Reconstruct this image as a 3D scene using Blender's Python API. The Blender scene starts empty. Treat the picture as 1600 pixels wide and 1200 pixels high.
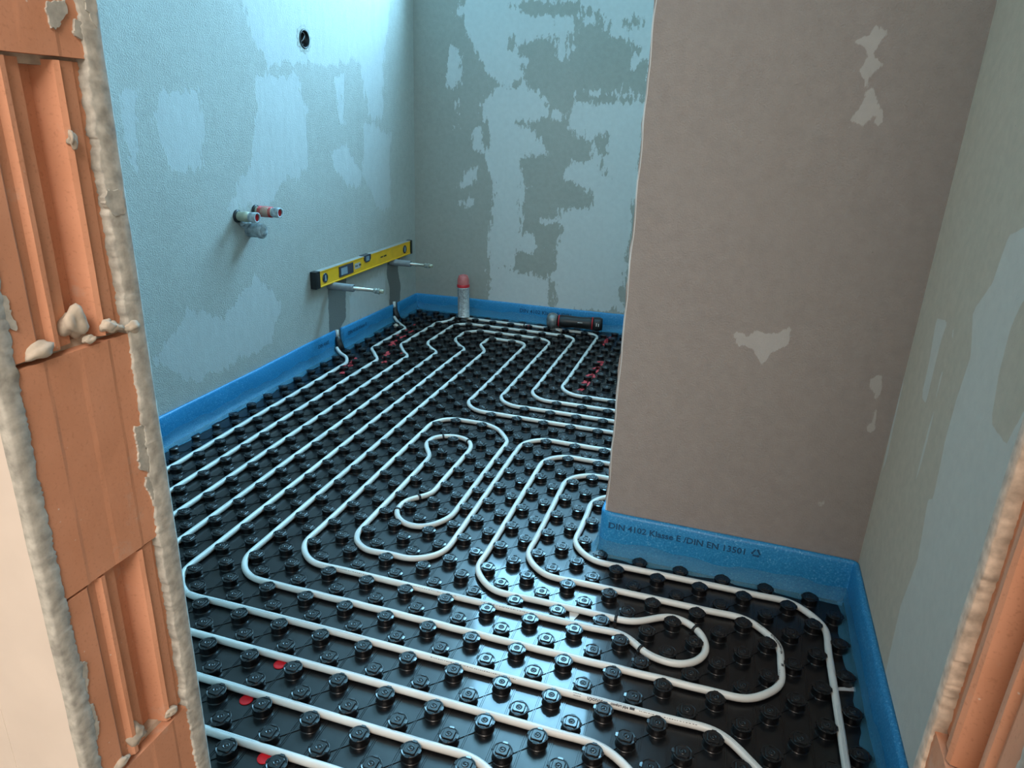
import bpy, bmesh, math, random
import numpy as np
from mathutils import Vector, Matrix

random.seed(7)
RNG = np.random.RandomState(11)
SC = bpy.context.scene
COL = SC.collection

# ------------------------------------------------------------------ camera
F_PX = 1111.11
RC = np.array([[0.95400324, 0.29738721, 0.03792977],
               [0.13868491, -0.32560553, -0.93527939],
               [-0.26578998, 0.89751985, -0.35187185]])      # rows: right, down, forward
CAM = np.array([0.50615, -1.24677, 1.04779])
cd = bpy.data.cameras.new('camera')
cam = bpy.data.objects.new('camera', cd)
COL.objects.link(cam)
cd.sensor_width = 36.0
cd.lens = F_PX / 1600 * 36.0
cd.clip_start = 0.01
m = Matrix.Identity(4)
for r in range(3):
    m[r][0] = RC[0][r]
    m[r][1] = -RC[1][r]
    m[r][2] = -RC[2][r]
    m[r][3] = CAM[r]
cam.matrix_world = m
SC.camera = cam
SC.view_settings.view_transform = 'Standard'
SC.view_settings.look = 'None'
SC.view_settings.gamma = 1
SC.view_settings.use_curve_mapping = False
SC.view_settings.exposure = 0.0
SC.cycles.use_denoising = True
SC.cycles.max_bounces = 8
SC.cycles.diffuse_bounces = 5
SC.cycles.glossy_bounces = 4
SC.cycles.transparent_max_bounces = 8
SC.cycles.sample_clamp_indirect = 6
SC.cycles.caustics_reflective = False
SC.cycles.caustics_refractive = False

# ------------------------------------------------------------------ light
W = bpy.data.worlds.new('world')
SC.world = W
W.use_nodes = True
W.node_tree.nodes['Background'].inputs[0].default_value = (0.42, 0.72, 1.0, 1)
W.node_tree.nodes['Background'].inputs[1].default_value = 0.6


def area_light(name, loc, rot, sx, sy, power, color):
    l = bpy.data.lights.new(name, 'AREA')
    l.shape = 'RECTANGLE'
    l.size = sx
    l.size_y = sy
    l.energy = power
    l.color = color
    o = bpy.data.objects.new(name, l)
    o.location = loc
    o.rotation_euler = rot
    COL.objects.link(o)
    return o


WX0, WX1, WZ0, WZ1, WD = -0.93, 0.36, 1.60, 3.30, 0.40     # window opening in the back wall
area_light('window_daylight', ((WX0 + WX1) / 2, 2.395 + WD + 0.03, (WZ0 + WZ1) / 2), (math.radians(-90), 0, 0),
           WX1 - WX0, WZ1 - WZ0, 262, (0.31, 0.70, 1.0))
area_light('hall_lamp', (0.62, -2.5, 2.5), (0, 0, 0), 1.3, 0.9, 92, (1.0, 0.87, 0.77))


# ------------------------------------------------------------------ helpers
def ray(u, v):
    d = np.array([(u - 800) / F_PX, (v - 600) / F_PX, 1.0])
    return RC.T @ d


def on_plane(u, v, axis, val):
    d = ray(u, v)
    return CAM + d * (val - CAM[axis]) / d[axis]


def project(p):
    q = RC @ (np.asarray(p, float) - CAM)
    return 800 + F_PX * q[0] / q[2], 600 + F_PX * q[1] / q[2], q[2]


def srgb(r, g, b):
    f = lambda c: ((c / 255) / 12.92) if c / 255 <= 0.04045 else (((c / 255) + 0.055) / 1.055) ** 2.4
    return (f(r), f(g), f(b), 1)


class MB:
    def __init__(s):
        s.v, s.f, s.mi, s.sm = [], [], [], []

    def add(s, vs, fs, mat=0, smooth=False):
        o = len(s.v)
        s.v += [tuple(v) for v in vs]
        for f in fs:
            s.f.append(tuple(i + o for i in f))
            s.mi.append(mat)
            s.sm.append(smooth)

    def box(s, x0, y0, z0, x1, y1, z1, mat=0, M=None):
        vs = [(x, y, z) for z in (z0, z1) for y in (y0, y1) for x in (x0, x1)]
        if M is not None:
            vs = [tuple(M @ Vector(v)) for v in vs]
        s.add(vs, [(0, 2, 3, 1), (4, 5, 7, 6), (0, 1, 5, 4), (2, 6, 7, 3), (0, 4, 6, 2), (1, 3, 7, 5)], mat)

    def lathe(s, prof, n=16, M=None, mat=0, smooth=True, cap0=False, cap1=True, a0=0.0):
        vs = []
        for r, z in prof:
            for k in range(n):
                a = a0 + 2 * math.pi * k / n
                vs.append((r * math.cos(a), r * math.sin(a), z))
        if M is not None:
            vs = [tuple(M @ Vector(v)) for v in vs]
        fs = []
        for i in range(len(prof) - 1):
            for k in range(n):
                k2 = (k + 1) % n
                fs.append((i * n + k, i * n + k2, (i + 1) * n + k2, (i + 1) * n + k))
        if cap1:
            fs.append(tuple((len(prof) - 1) * n + k for k in range(n)))
        if cap0:
            fs.append(tuple(reversed(range(n))))
        s.add(vs, fs, mat, smooth)

    def tube(s, pts, r, n=10, mat=0, caps=True):
        pts = [Vector(p) for p in pts]
        rings = []
        t0 = (pts[1] - pts[0]).normalized()
        up = Vector((0, 0, 1)) if abs(t0.z) < 0.9 else Vector((1, 0, 0))
        for i, p in enumerate(pts):
            t = (pts[min(i + 1, len(pts) - 1)] - pts[max(i - 1, 0)]).normalized()
            a = t.cross(up).normalized()
            b = a.cross(t)
            up = b
            rr = r[i] if isinstance(r, (list, tuple)) else r
            rings += [p + a * rr * math.cos(2 * math.pi * k / n) + b * rr * math.sin(2 * math.pi * k / n) for k in range(n)]
        fs = []
        for i in range(len(pts) - 1):
            for k in range(n):
                k2 = (k + 1) % n
                fs.append((i * n + k, (i + 1) * n + k, (i + 1) * n + k2, i * n + k2))
        if caps:
            fs.append(tuple(range(n)))
            fs.append(tuple(reversed(range((len(pts) - 1) * n, len(pts) * n))))
        s.add(rings, fs, mat, True)

    def prism(s, poly, axis, a, b, mat=0):
        """poly: list of 2D points in the two other axes; extruded along axis from a to b"""
        n = len(poly)

        def P(q, w):
            if axis == 0: return (w, q[0], q[1])
            if axis == 1: return (q[0], w, q[1])
            return (q[0], q[1], w)
        vs = [P(q, a) for q in poly] + [P(q, b) for q in poly]
        fs = [(i, (i + 1) % n, n + (i + 1) % n, n + i) for i in range(n)]
        fs += [tuple(reversed(range(n))), tuple(range(n, 2 * n))]
        s.add(vs, fs, mat)

    def mesh(s, name, mats):
        me = bpy.data.meshes.new(name)
        me.from_pydata(s.v, [], s.f)
        for mt in (mats if isinstance(mats, (list, tuple)) else [mats]):
            me.materials.append(mt)
        me.polygons.foreach_set('material_index', s.mi)
        me.polygons.foreach_set('use_smooth', s.sm)
        me.update()
        bm = bmesh.new()
        bm.from_mesh(me)
        bmesh.ops.recalc_face_normals(bm, faces=bm.faces)
        bm.to_mesh(me)
        bm.free()
        return me

    def build(s, name, mats, parent=None, **kw):
        return obj(name, s.mesh(name, mats), parent, **kw)


def obj(name, me, parent=None, label=None, cat=None, group=None, kind=None, loc=None):
    o = bpy.data.objects.new(name, me)
    COL.objects.link(o)
    if parent is not None:
        o.parent = parent
    if loc is not None:
        o.location = loc
    if label: o['label'] = label
    if cat: o['category'] = cat
    if group: o['group'] = group
    if kind: o['kind'] = kind
    return o


def empty(name, loc=(0, 0, 0), rot=(0, 0, 0), **kw):
    o = obj(name, None, None, **kw)
    o.location = loc
    o.rotation_euler = rot
    o.empty_display_size = 0.05
    return o


# ------------------------------------------------------------------ materials
class NT:
    def __init__(s, name):
        s.m = bpy.data.materials.new(name)
        s.m.use_nodes = True
        s.t = s.m.node_tree
        s.b = s.t.nodes['Principled BSDF']

    def n(s, typ, **kw):
        nd = s.t.nodes.new(typ)
        for k, v in kw.items():
            setattr(nd, k, v)
        return nd

    def l(s, a, b):
        s.t.links.new(a, b)

    def coord(s, kind='Object', scale=(1, 1, 1)):
        tc = s.n('ShaderNodeTexCoord')
        mp = s.n('ShaderNodeMapping')
        mp.inputs['Scale'].default_value = scale
        s.l(tc.outputs[kind], mp.inputs[0])
        return mp.outputs[0]

    def noise(s, co, scale, detail=3, rough=0.5, out='Fac'):
        nd = s.n('ShaderNodeTexNoise')
        nd.inputs['Scale'].default_value = scale
        nd.inputs['Detail'].default_value = detail
        nd.inputs['Roughness'].default_value = rough
        s.l(co, nd.inputs['Vector'])
        return nd.outputs[out]

    def ramp(s, fac, stops, interp='LINEAR'):
        nd = s.n('ShaderNodeValToRGB')
        nd.color_ramp.interpolation = interp
        e = nd.color_ramp.elements
        while len(e) < len(stops): e.new(0.5)
        for i, (p, c) in enumerate(stops):
            e[i].position = p
            e[i].color = c if len(c) == 4 else (*c, 1)
        s.l(fac, nd.inputs[0])
        return nd.outputs[0]

    def mix(s, fac, a, b, mode='MIX'):
        nd = s.n('ShaderNodeMix', data_type='RGBA', blend_type=mode)
        for inp, val in ((nd.inputs[0], fac), (nd.inputs[6], a), (nd.inputs[7], b)):
            if hasattr(val, 'links'):
                s.l(val, inp)
            else:
                inp.default_value = val
        return nd.outputs[2]

    def math(s, op, a, b=None):
        nd = s.n('ShaderNodeMath', operation=op)
        for i, val in enumerate((a, b)):
            if val is None: continue
            if hasattr(val, 'links'): s.l(val, nd.inputs[i])
            else: nd.inputs[i].default_value = val
        return nd.outputs[0]

    def bump(s, h, strength=0.3, dist=0.002, prev=None):
        nd = s.n('ShaderNodeBump')
        nd.inputs['Strength'].default_value = strength
        nd.inputs['Distance'].default_value = dist
        s.l(h, nd.inputs['Height'])
        if prev is not None: s.l(prev, nd.inputs['Normal'])
        return nd.outputs[0]

    def base(s, c):
        if hasattr(c, 'links'): s.l(c, s.b.inputs['Base Color'])
        else: s.b.inputs['Base Color'].default_value = c

    def rough(s, c):
        if hasattr(c, 'links'): s.l(c, s.b.inputs['Roughness'])
        else: s.b.inputs['Roughness'].default_value = c


def simple(name, c, rough=0.5, metal=0.0, var=0.12, scale=40, bump=0.0, spec=None):
    t = NT(name)
    co = t.coord()
    f = t.noise(co, scale, 3)
    d = tuple(max(0, x * (1 - var)) for x in c[:3]) + (1,)
    u = tuple(min(1, x * (1 + var)) for x in c[:3]) + (1,)
    t.base(t.ramp(f, [(0.3, d), (0.7, u)]))
    t.rough(rough)
    t.b.inputs['Metallic'].default_value = metal
    if spec is not None: t.b.inputs['Specular IOR Level'].default_value = spec
    if bump:
        t.l(t.bump(f, bump, 0.001), t.b.inputs['Normal'])
    return t.m


def plaster(name, dark, light, fill, grain=0.5, amp=0.5, stretch=(3, 3, 0.9), tint=None, gscale=210, fray=1.1):
    """cement plaster; the float attributes patch / chase say where trowelled skim and filled chases lie"""
    t = NT(name)
    co = t.coord()
    cs = t.coord(scale=stretch)
    at = t.n('ShaderNodeAttribute', attribute_name='patch').outputs['Fac']
    ch = t.n('ShaderNodeAttribute', attribute_name='chase').outputs['Fac']
    n1 = t.noise(cs, 7, 8, 0.66)
    n2 = t.noise(co, 2.2, 4)
    n3 = t.noise(co, 45, 5, 0.6)
    n4 = t.noise(t.coord(scale=(1, 1, .35)), 55, 4, 0.7)
    k = t.math('ADD', at, t.math('MULTIPLY', t.math('SUBTRACT', n1, 0.5), amp * 2))
    k = t.math('ADD', k, t.math('MULTIPLY', t.math('SUBTRACT', n4, 0.5), amp * fray))
    pm = t.ramp(k, [(0.49, (0, 0, 0)), (0.53, (1, 1, 1))])
    c1 = t.mix(t.ramp(n2, [(0.35, (0, 0, 0)), (0.65, (1, 1, 1))]), dark, tint or dark)
    c1 = t.mix(0.28, c1, t.ramp(n3, [(0.3, tuple(x * 0.8 for x in dark[:3])), (0.7, tuple(min(1, x * 1.2) for x in dark[:3]))]))
    l2 = t.mix(t.ramp(n3, [(0.3, (0, 0, 0)), (0.7, (1, 1, 1))]), tuple(x * 0.93 for x in light[:3]) + (1,), light)
    c = t.mix(pm, c1, l2)
    kc = t.math('ADD', ch, t.math('MULTIPLY', t.math('SUBTRACT', t.noise(co, 26, 6, 0.6), 0.5), 0.5))
    cm = t.ramp(kc, [(0.48, (0, 0, 0)), (0.53, (1, 1, 1))])
    c = t.mix(cm, c, fill)
    # small dark pits
    vo = t.n('ShaderNodeTexVoronoi')
    vo.inputs['Scale'].default_value = 26
    t.l(co, vo.inputs['Vector'])
    pit = t.ramp(vo.outputs['Distance'], [(0.0, (1, 1, 1)), (0.05, (0, 0, 0))])
    pit = t.math('MULTIPLY', pit, t.ramp(t.noise(co, 9, 2), [(0.56, (0, 0, 0)), (0.6, (1, 1, 1))]))
    c = t.mix(t.math('MULTIPLY', pit, 0.5), c, (0.06, 0.06, 0.06, 1))
    t.base(c)
    t.rough(0.85)
    t.b.inputs['Specular IOR Level'].default_value = 0.25
    g = t.noise(co, gscale, 3, 0.6)
    gm = t.math('MULTIPLY', g, t.ramp(pm, [(0, (1, 1, 1)), (1, (0.35, 0.35, 0.35))]))
    b1 = t.bump(gm, grain, 0.004)
    b2 = t.bump(pm, 0.35, 0.002, b1)
    b3 = t.bump(t.noise(cs, 5, 4), 0.25, 0.012, b2)
    t.l(b3, t.b.inputs['Normal'])
    return t.m


M_LEFT = plaster('plaster_left', (0.50, 0.50, 0.47, 1), (0.55, 0.555, 0.545, 1), (0.20, 0.20, 0.19, 1), 1.0, 0.7,
                 (2.5, 2.5, 1), tint=(0.46, 0.455, 0.42, 1), gscale=250)
M_BACK = plaster('plaster_back', (0.37, 0.365, 0.325, 1), (0.62, 0.625, 0.61, 1), (0.22, 0.22, 0.2, 1), 0.25, 0.62,
                 (2.2, 2.2, 1.2), tint=(0.41, 0.40, 0.36, 1), gscale=300, fray=1.9)
M_PART = plaster('plaster_partition', (0.345, 0.295, 0.265, 1), (0.47, 0.43, 0.40, 1), (0.2, 0.2, 0.2, 1), 0.6, 0.4,
                 (3, 3, 1), tint=(0.335, 0.285, 0.26, 1), gscale=320)
M_RIGHT = plaster('plaster_right', (0.64, 0.53, 0.415, 1), (0.74, 0.67, 0.59, 1), (0.2, 0.2, 0.2, 1), 0.3, 0.16,
                  (2.5, 2.5, 1), tint=(0.67, 0.54, 0.42, 1))
M_CREAM = simple('cream_wall_paint', (0.70, 0.64, 0.57, 1), 0.8, var=0.04, scale=12, bump=0.05)
M_CEIL = simple('ceiling_plaster', (0.62, 0.63, 0.62, 1), 0.9, var=0.06, scale=8)
M_SCREED = simple('screed', (0.3, 0.29, 0.27, 1), 0.9)
M_EDGE = simple('plaster_edge_grey', (0.42, 0.425, 0.385, 1), 0.9, var=0.3, scale=90, bump=0.5)
M_EDGEB = simple('plaster_edge_beige', (0.56, 0.46, 0.37, 1), 0.9, var=0.3, scale=90, bump=0.5)


def clay():
    t = NT('fired_clay')
    co = t.coord()
    big = t.noise(co, 9, 4)
    fine = t.noise(co, 300, 2)
    c = t.ramp(big, [(0.3, (0.55, 0.262, 0.152)), (0.7, (0.66, 0.335, 0.21))])
    c = t.mix(t.ramp(fine, [(0.25, (0.4, 0.4, 0.4)), (0.42, (0, 0, 0))]), c, (0.40, 0.18, 0.10, 1))
    dust = t.math('MULTIPLY', t.ramp(t.noise(co, 13, 6, 0.7), [(0.60, (0, 0, 0)), (0.72, (1, 1, 1))]), 0.45)
    c = t.mix(dust, c, (0.55, 0.45, 0.38, 1))
    vo = t.n('ShaderNodeTexVoronoi')
    vo.inputs['Scale'].default_value = 75
    t.l(co, vo.inputs['Vector'])
    sp = t.math('MULTIPLY', t.ramp(vo.outputs['Distance'], [(0.0, (1, 1, 1)), (0.09, (0, 0, 0))]),
                t.ramp(t.noise(co, 30, 2), [(0.56, (0, 0, 0)), (0.6, (1, 1, 1))]))
    c = t.mix(sp, c, (0.7, 0.65, 0.58, 1))
    t.base(c)
    t.rough(0.85)
    t.b.inputs['Specular IOR Level'].default_value = 0.2
    t.l(t.bump(t.noise(co, 160, 3), 0.2, 0.001), t.b.inputs['Normal'])
    return t.m


M_CLAY = clay()
M_MORTAR = simple('lime_mortar', (0.50, 0.45, 0.37, 1), 0.8, var=0.3, scale=50, bump=0.6)


def black_plastic():
    t = NT('black_plastic_sheet')
    co = t.coord()
    t.base(t.ramp(t.noise(co, 30, 3), [(0.3, (0.0025, 0.003, 0.004)), (0.7, (0.005, 0.005, 0.006))]))
    t.rough(t.ramp(t.noise(co, 22, 4), [(0.3, (0.33, 0.33, 0.33)), (0.75, (0.40, 0.40, 0.40))]))
    t.b.inputs['Specular IOR Level'].default_value = 0.42
    t.b.inputs['Coat Weight'].default_value = 0.34
    t.b.inputs['Coat Roughness'].default_value = 0.06
    t.b.inputs['Coat IOR'].default_value = 1.5
    t.l(t.bump(t.noise(co, 14, 3), 0.06, 0.002), t.b.inputs['Normal'])
    return t.m


M_BLACK = black_plastic()
M_BLACKMAT = simple('black_rubber', (0.012, 0.012, 0.013, 1), 0.4)


def pipe_mat():
    t = NT('white_pipe_plastic')
    uv = t.n('ShaderNodeUVMap', uv_map='uv')
    sep = t.n('ShaderNodeSeparateXYZ')
    t.l(uv.outputs[0], sep.inputs[0])
    ang = sep.outputs[1]
    lon = t.n('ShaderNodeCombineXYZ')
    t.l(sep.outputs[0], lon.inputs[0])
    co = t.coord()
    base = t.ramp(t.noise(co, 25, 3), [(0.3, (0.66, 0.67, 0.64)), (0.7, (0.73, 0.74, 0.71))])
    m = None
    for c0 in (0.20, 0.245):
        d = t.math('ABSOLUTE', t.math('SUBTRACT', ang, c0))
        s = t.math('LESS_THAN', d, 0.007)
        m = s if m is None else t.math('MAXIMUM', m, s)
    on = t.ramp(t.noise(lon.outputs[0], 1.7, 1), [(0.50, (0, 0, 0)), (0.51, (1, 1, 1))])
    m = t.math('MULTIPLY', m, on)
    c = t.mix(t.math('MULTIPLY', m, 0.75), base, (0.08, 0.14, 0.2, 1))
    t.base(c)
    t.rough(0.38)
    t.b.inputs['Subsurface Weight'].default_value = 0.0
    return t.m


M_PIPE = pipe_mat()
M_INK = simple('print_ink', (0.04, 0.04, 0.045, 1), 0.6)
M_INKG = simple('print_ink_grey', (0.22, 0.22, 0.23, 1), 0.6)


def foam():
    t = NT('blue_foam')
    co = t.coord()
    n = t.noise(co, 260, 2)
    big = t.noise(co, 12, 3)
    c = t.ramp(n, [(0.3, (0.015, 0.20, 0.46)), (0.6, (0.03, 0.30, 0.60)), (0.78, (0.25, 0.55, 0.8))])
    c = t.mix(t.math('MULTIPLY', big, 0.35), c, (0.01, 0.14, 0.32, 1))
    t.base(c)
    t.rough(0.45)
    t.l(t.bump(n, 0.35, 0.001), t.b.inputs['Normal'])
    return t.m


M_FOAM = foam()


def film():
    t = NT('clear_film')
    t.b.inputs['Base Color'].default_value = (0.12, 0.40, 0.58, 1)
    t.rough(0.18)
    co = t.coord(scale=(1, 1, 3))
    t.l(t.bump(t.noise(co, 28, 5, 0.7), 0.9, 0.006), t.b.inputs['Normal'])
    tr = t.n('ShaderNodeBsdfTransparent')
    tr.inputs[0].default_value = (0.82, 0.94, 1, 1)
    mx = t.n('ShaderNodeMixShader')
    mx.inputs[0].default_value = 0.36
    out = [x for x in t.t.nodes if x.type == 'OUTPUT_MATERIAL'][0]
    t.l(tr.outputs[0], mx.inputs[1])
    t.l(t.b.outputs[0], mx.inputs[2])
    t.l(mx.outputs[0], out.inputs[0])
    return t.m


M_FILM = film()
M_YELLOW = simple('yellow_paint', (0.92, 0.47, 0.008, 1), 0.35, var=0.06, scale=30)
M_STEEL = simple('steel', (0.55, 0.53, 0.48, 1), 0.35, 0.9)
M_ALU = simple('bare_aluminium', (0.62, 0.62, 0.62, 1), 0.4, 0.6)
M_GREY = simple('grey_sleeve_foam', (0.24, 0.26, 0.28, 1), 0.6)
M_RED = simple('red_plastic', (0.62, 0.02, 0.03, 1), 0.4)
M_DOT = simple('red_marker_plastic', (0.75, 0.01, 0.02, 1), 0.5)
M_SPRAY = simple('red_spray_paint', (0.62, 0.05, 0.06, 1), 0.6, var=0.35, scale=150)
M_BRASS = simple('nickel_brass', (0.46, 0.45, 0.34, 1), 0.45, 0.35)
M_WHITE = simple('white_plastic', (0.7, 0.7, 0.68, 1), 0.5)
M_CAN = simple('can_label', (0.70, 0.73, 0.74, 1), 0.35, 0.3, var=0.3, scale=90)
M_GLASSB = simple('vial_dark', (0.03, 0.04, 0.06, 1), 0.15)
M_VIAL = simple('vial_pale', (0.22, 0.30, 0.36, 1), 0.15)
M_PINKCAP = simple('cap_translucent_red', (0.62, 0.16, 0.15, 1), 0.3)
M_GREYMET = simple('grey_gearcase', (0.24, 0.25, 0.25, 1), 0.4, 0.5, var=0.3, scale=60)
M_DUST = simple('dusty_cap', (0.36, 0.40, 0.42, 1), 0.7, var=0.5, scale=60)

# ------------------------------------------------------------------ room numbers (metres)
LX, BY, PY, PX, RX = -1.165, 2.395, 0.345, 0.297, 0.893
PT = 0.12                      # partition thickness
DY0, DY1 = -0.852, -0.690      # door wall: hall face, room face
JL, JR = -0.050, 0.724         # brick reveals of the doorway
HZ, DH = 3.4, 2.12


# ------------------------------------------------------------------ walls with patch attributes
def poly_sd(px, py, poly):
    """signed distance (positive inside) of points to a polygon"""
    inside = np.zeros(px.shape, bool)
    dmin = np.full(px.shape, 1e9)
    n = len(poly)
    for i in range(n):
        x1, y1 = poly[i]
        x2, y2 = poly[(i + 1) % n]
        c = ((y1 > py) != (y2 > py))
        xi = (x2 - x1) * (py - y1) / ((y2 - y1) if abs(y2 - y1) > 1e-12 else 1e-12) + x1
        inside ^= (c & (px < xi))
        dx, dy = x2 - x1, y2 - y1
        tt = np.clip(((px - x1) * dx + (py - y1) * dy) / (dx * dx + dy * dy + 1e-12), 0, 1)
        dmin = np.minimum(dmin, np.hypot(px - x1 - tt * dx, py - y1 - tt * dy))
    return np.where(inside, dmin, -dmin)


def wall_grid(name, axis, val, a0, a1, z0, z1, step, mat, marks=(), chases=(), soft=0.04, kill=None, thick=0.12, hole=None, kind='structure'):
    """a plastered wall face on a fine grid (axis 0: x = val, axis 1: y = val), with a solid body behind it"""
    na, nz = int(round((a1 - a0) / step)), int(round((z1 - z0) / step))
    A, Z = np.meshgrid(np.linspace(a0, a1, na + 1), np.linspace(z0, z1, nz + 1))
    A, Z = A.ravel(), Z.ravel()
    v = np.zeros(A.shape)
    for poly, tone in marks:
        pl = []
        for (u, w) in poly:
            p = on_plane(u, w, axis, val)
            pl.append((p[1 - axis], p[2]))
        s = np.clip(0.5 + poly_sd(A, Z, pl) / (2 * soft), 0, 1)
        v = np.maximum(v, s) if tone else np.minimum(v, 1 - s)
    c = np.zeros(A.shape)
    for poly in chases:
        pl = [(on_plane(u, w, axis, val)[1 - axis], on_plane(u, w, axis, val)[2]) for (u, w) in poly]
        c = np.maximum(c, np.clip(0.5 + poly_sd(A, Z, pl) / 0.05, 0, 1))
    co = np.zeros((len(A), 3))
    co[:, axis] = val
    co[:, 1 - axis] = A
    co[:, 2] = Z
    faces = []
    for j in range(nz):
        for i in range(na):
            q = j * (na + 1) + i
            ca, cz = A[q] + step / 2, Z[q] + step / 2
            if kill and kill(ca, cz): continue
            faces.append((q, q + 1, q + na + 2, q + na + 1))
    me = bpy.data.meshes.new(name)
    me.from_pydata(co.tolist(), [], faces)
    me.materials.append(mat)
    for nm, arr in (('patch', v), ('chase', c)):
        at = me.attributes.new(nm, 'FLOAT', 'POINT')
        at.data.foreach_set('value', arr.astype(np.float32))
    me.update()
    return obj(name, me, None, kind=kind)


def S(ox, oy, s, pts):
    return [(ox + a / s, oy + b / s) for a, b in pts]


# back wall: skim patches traced from their places on the wall
B = lambda pts: S(620, 0, 2.5, pts)
back_marks = [
    (B([(235, 45), (300, -60), (460, -40), (1040, -60), (1010, 330), (905, 335), (940, 180), (800, 120), (690, 60), (690, 150), (620, 150), (510, 160), (470, 190), (500, 240),
        (480, 262), (500, 320), (400, 335), (340, 250), (300, 200), (270, 110)]), 1),
    (B([(330, 0), (370, 0), (360, 60), (335, 40)]), 1),
    (B([(320, 400), (400, 335), (500, 320), (580, 395), (600, 450), (540, 470), (470, 480), (540, 520), (600, 600), (480, 620), (480, 720), (540, 740), (490, 800),
        (480, 900), (530, 920), (560, 980), (470, 980), (450, 1040), (360, 1040), (365, 850), (375, 700), (345, 620), (355, 500)]), 1),
    (B([(360, 1030), (470, 1060), (600, 1095), (640, 1210), (355, 1200)]), 1),
    (B([(690, 400), (985, 400), (930, 800), (880, 1215), (600, 1215), (625, 1000), (640, 820), (755, 800), (745, 745), (650, 700), (660, 640), (765, 625), (765, 545), (700, 530), (672, 500)]), 1),
    (B([(600, 430), (640, 430), (665, 455), (620, 470), (600, 455)]), 1),
    (B([(620, 150), (690, 180), (660, 235), (635, 240)]), 1),
    (B([(295, 650), (315, 650), (300, 720), (240, 740), (270, 690)]), 1),
    (B([(250, 780), (295, 780), (290, 800), (240, 800)]), 1),
    (B([(230, 395), (245, 395), (248, 500), (236, 500)]), 1),
    (B([(205, 180), (245, 190), (250, 330), (190, 350)]), 1),
    (B([(300, 500), (335, 500), (330, 600), (305, 560)]), 1),
    (B([(440, 20), (560, 0), (700, 15), (800, 40), (830, 100), (760, 70), (690, 60), (640, 75), (540, 60)]), 0),
    (B([(720, 200), (760, 150), (800, 150), (800, 200), (870, 350), (690, 362), (560, 372), (500, 300), (520, 180), (620, 155), (635, 240), (690, 215)]), 0),
    (B([(880, 90), (930, 60), (975, 100), (950, 120), (900, 110)]), 0),
    (B([(900, 330), (950, 240), (990, 250), (985, 360), (890, 350)]), 0),
    (B([(700, 362), (860, 370), (980, 385), (980, 400), (700, 392)]), 0),
    (B([(780, 535), (820, 535), (832, 610), (800, 620), (770, 580)]), 0),
    (B([(690, 530), (770, 545), (765, 620), (680, 640)]), 0),
    (B([(500, 740), (620, 720), (750, 745), (748, 808), (640, 815), (620, 900), (560, 930), (480, 900)]), 0),
    (B([(450, 1040), (480, 980), (560, 990), (600, 1060), (490, 1060)]), 0),
    (B([(870, 1060), (890, 1060), (885, 1160), (872, 1160)]), 0),
    (B([(690, 352), (870, 366), (985, 376), (985, 384), (870, 376), (690, 362)]), 1),
    (B([(560, 860), (640, 862), (640, 872), (560, 870)]), 1),
    (B([(600, 1100), (620, 1100), (612, 1215), (592, 1215)]), 0),
    (B([(800, 620), (815, 640), (835, 700), (825, 705), (795, 640)]), 0),
    (B([(450, 140), (460, 140), (470, 185), (440, 180)]), 0),
    (B([(660, 150), (690, 90), (692, 180), (670, 210)]), 0),
]
S_L = lambda pts: S(180, 0, 3.333, pts)
left_marks = [
    (S_L([(740, 400), (960, 380), (985, 560), (1000, 700), (1000, 860), (960, 940), (900, 920), (820, 1050), (700, 1080), (700, 880), (720, 620), (745, 560)]), 1),
    (S_L([(640, -60), (1440, -60), (1400, 330), (1395, 620), (1320, 600), (1280, 330), (960, 330), (800, 350), (720, 200)]), 1),
    (S_L([(590, 1090), (640, 950), (720, 880), (740, 1000), (680, 1090)]), 1),
    (S_L([(1140, 400), (1190, 390), (1180, 500), (1200, 640), (1170, 640)]), 1),
    (S_L([(1120, 780), (1200, 740), (1290, 900), (1280, 980), (1200, 970), (1130, 860)]), 1),
    (S_L([(980, 540), (1020, 540), (1015, 600), (985, 590)]), 1),
    (S_L([(210, 480), (440, 460), (460, 640), (470, 900), (300, 880), (210, 700)]), 1),
    (S_L([(20, 480), (120, 460), (110, 900), (70, 840)]), 1),
    (S_L([(1300, 640), (1440, 700), (1430, 830), (1440, 1100), (1360, 1080), (1290, 900)]), 1),
    ([(240, 560), (300, 480), (350, 500), (400, 430), (440, 470), (420, 540), (300, 600)], 1),
    ([(545, 465), (600, 420), (608, 480), (545, 505)], 1),
    (S_L([(465, 660), (735, 640), (700, 860), (640, 950), (590, 1080), (480, 1080)]), 0),
]
left_chases = [
    [(512, 440), (541, 430), (540, 470), (541, 495), (533, 512), (537, 560), (516, 560), (514, 500)],
    [(606, 395), (627, 390), (622, 420), (626, 445), (624, 500), (608, 500), (609, 450), (604, 430)],
]
P4 = lambda pts: S(1000, 0, 2.667, pts)
part_marks = [
    (P4([(990, 105), (1050, 120), (1000, 180), (970, 230), (1010, 270), (960, 310), (955, 350), (1000, 450), (1012, 500), (985, 520), (965, 480), (930, 525), (865, 505), (930, 430),
         (940, 330), (915, 300), (960, 240), (950, 200), (900, 175), (960, 150)]), 1),
    (P4([(1035, 590), (1050, 600), (1030, 700), (1018, 700)]), 1),
    ([(1148, 520), (1172, 526), (1180, 515), (1205, 524), (1236, 510), (1232, 540), (1210, 548), (1190, 570), (1172, 545), (1152, 538)], 1),
    (S(1250, 400, 3, [(320, 590), (340, 560), (390, 550), (385, 640), (360, 700), (350, 830), (300, 820), (335, 760), (340, 660)]), 1),
    (S(1250, 400, 3, [(105, 1080), (120, 1080), (110, 1170), (90, 1170)]), 1),
]
P5 = lambda pts: S(1250, 400, 3, pts)
P6 = lambda pts: S(1300, 800, 3, pts)
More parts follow.
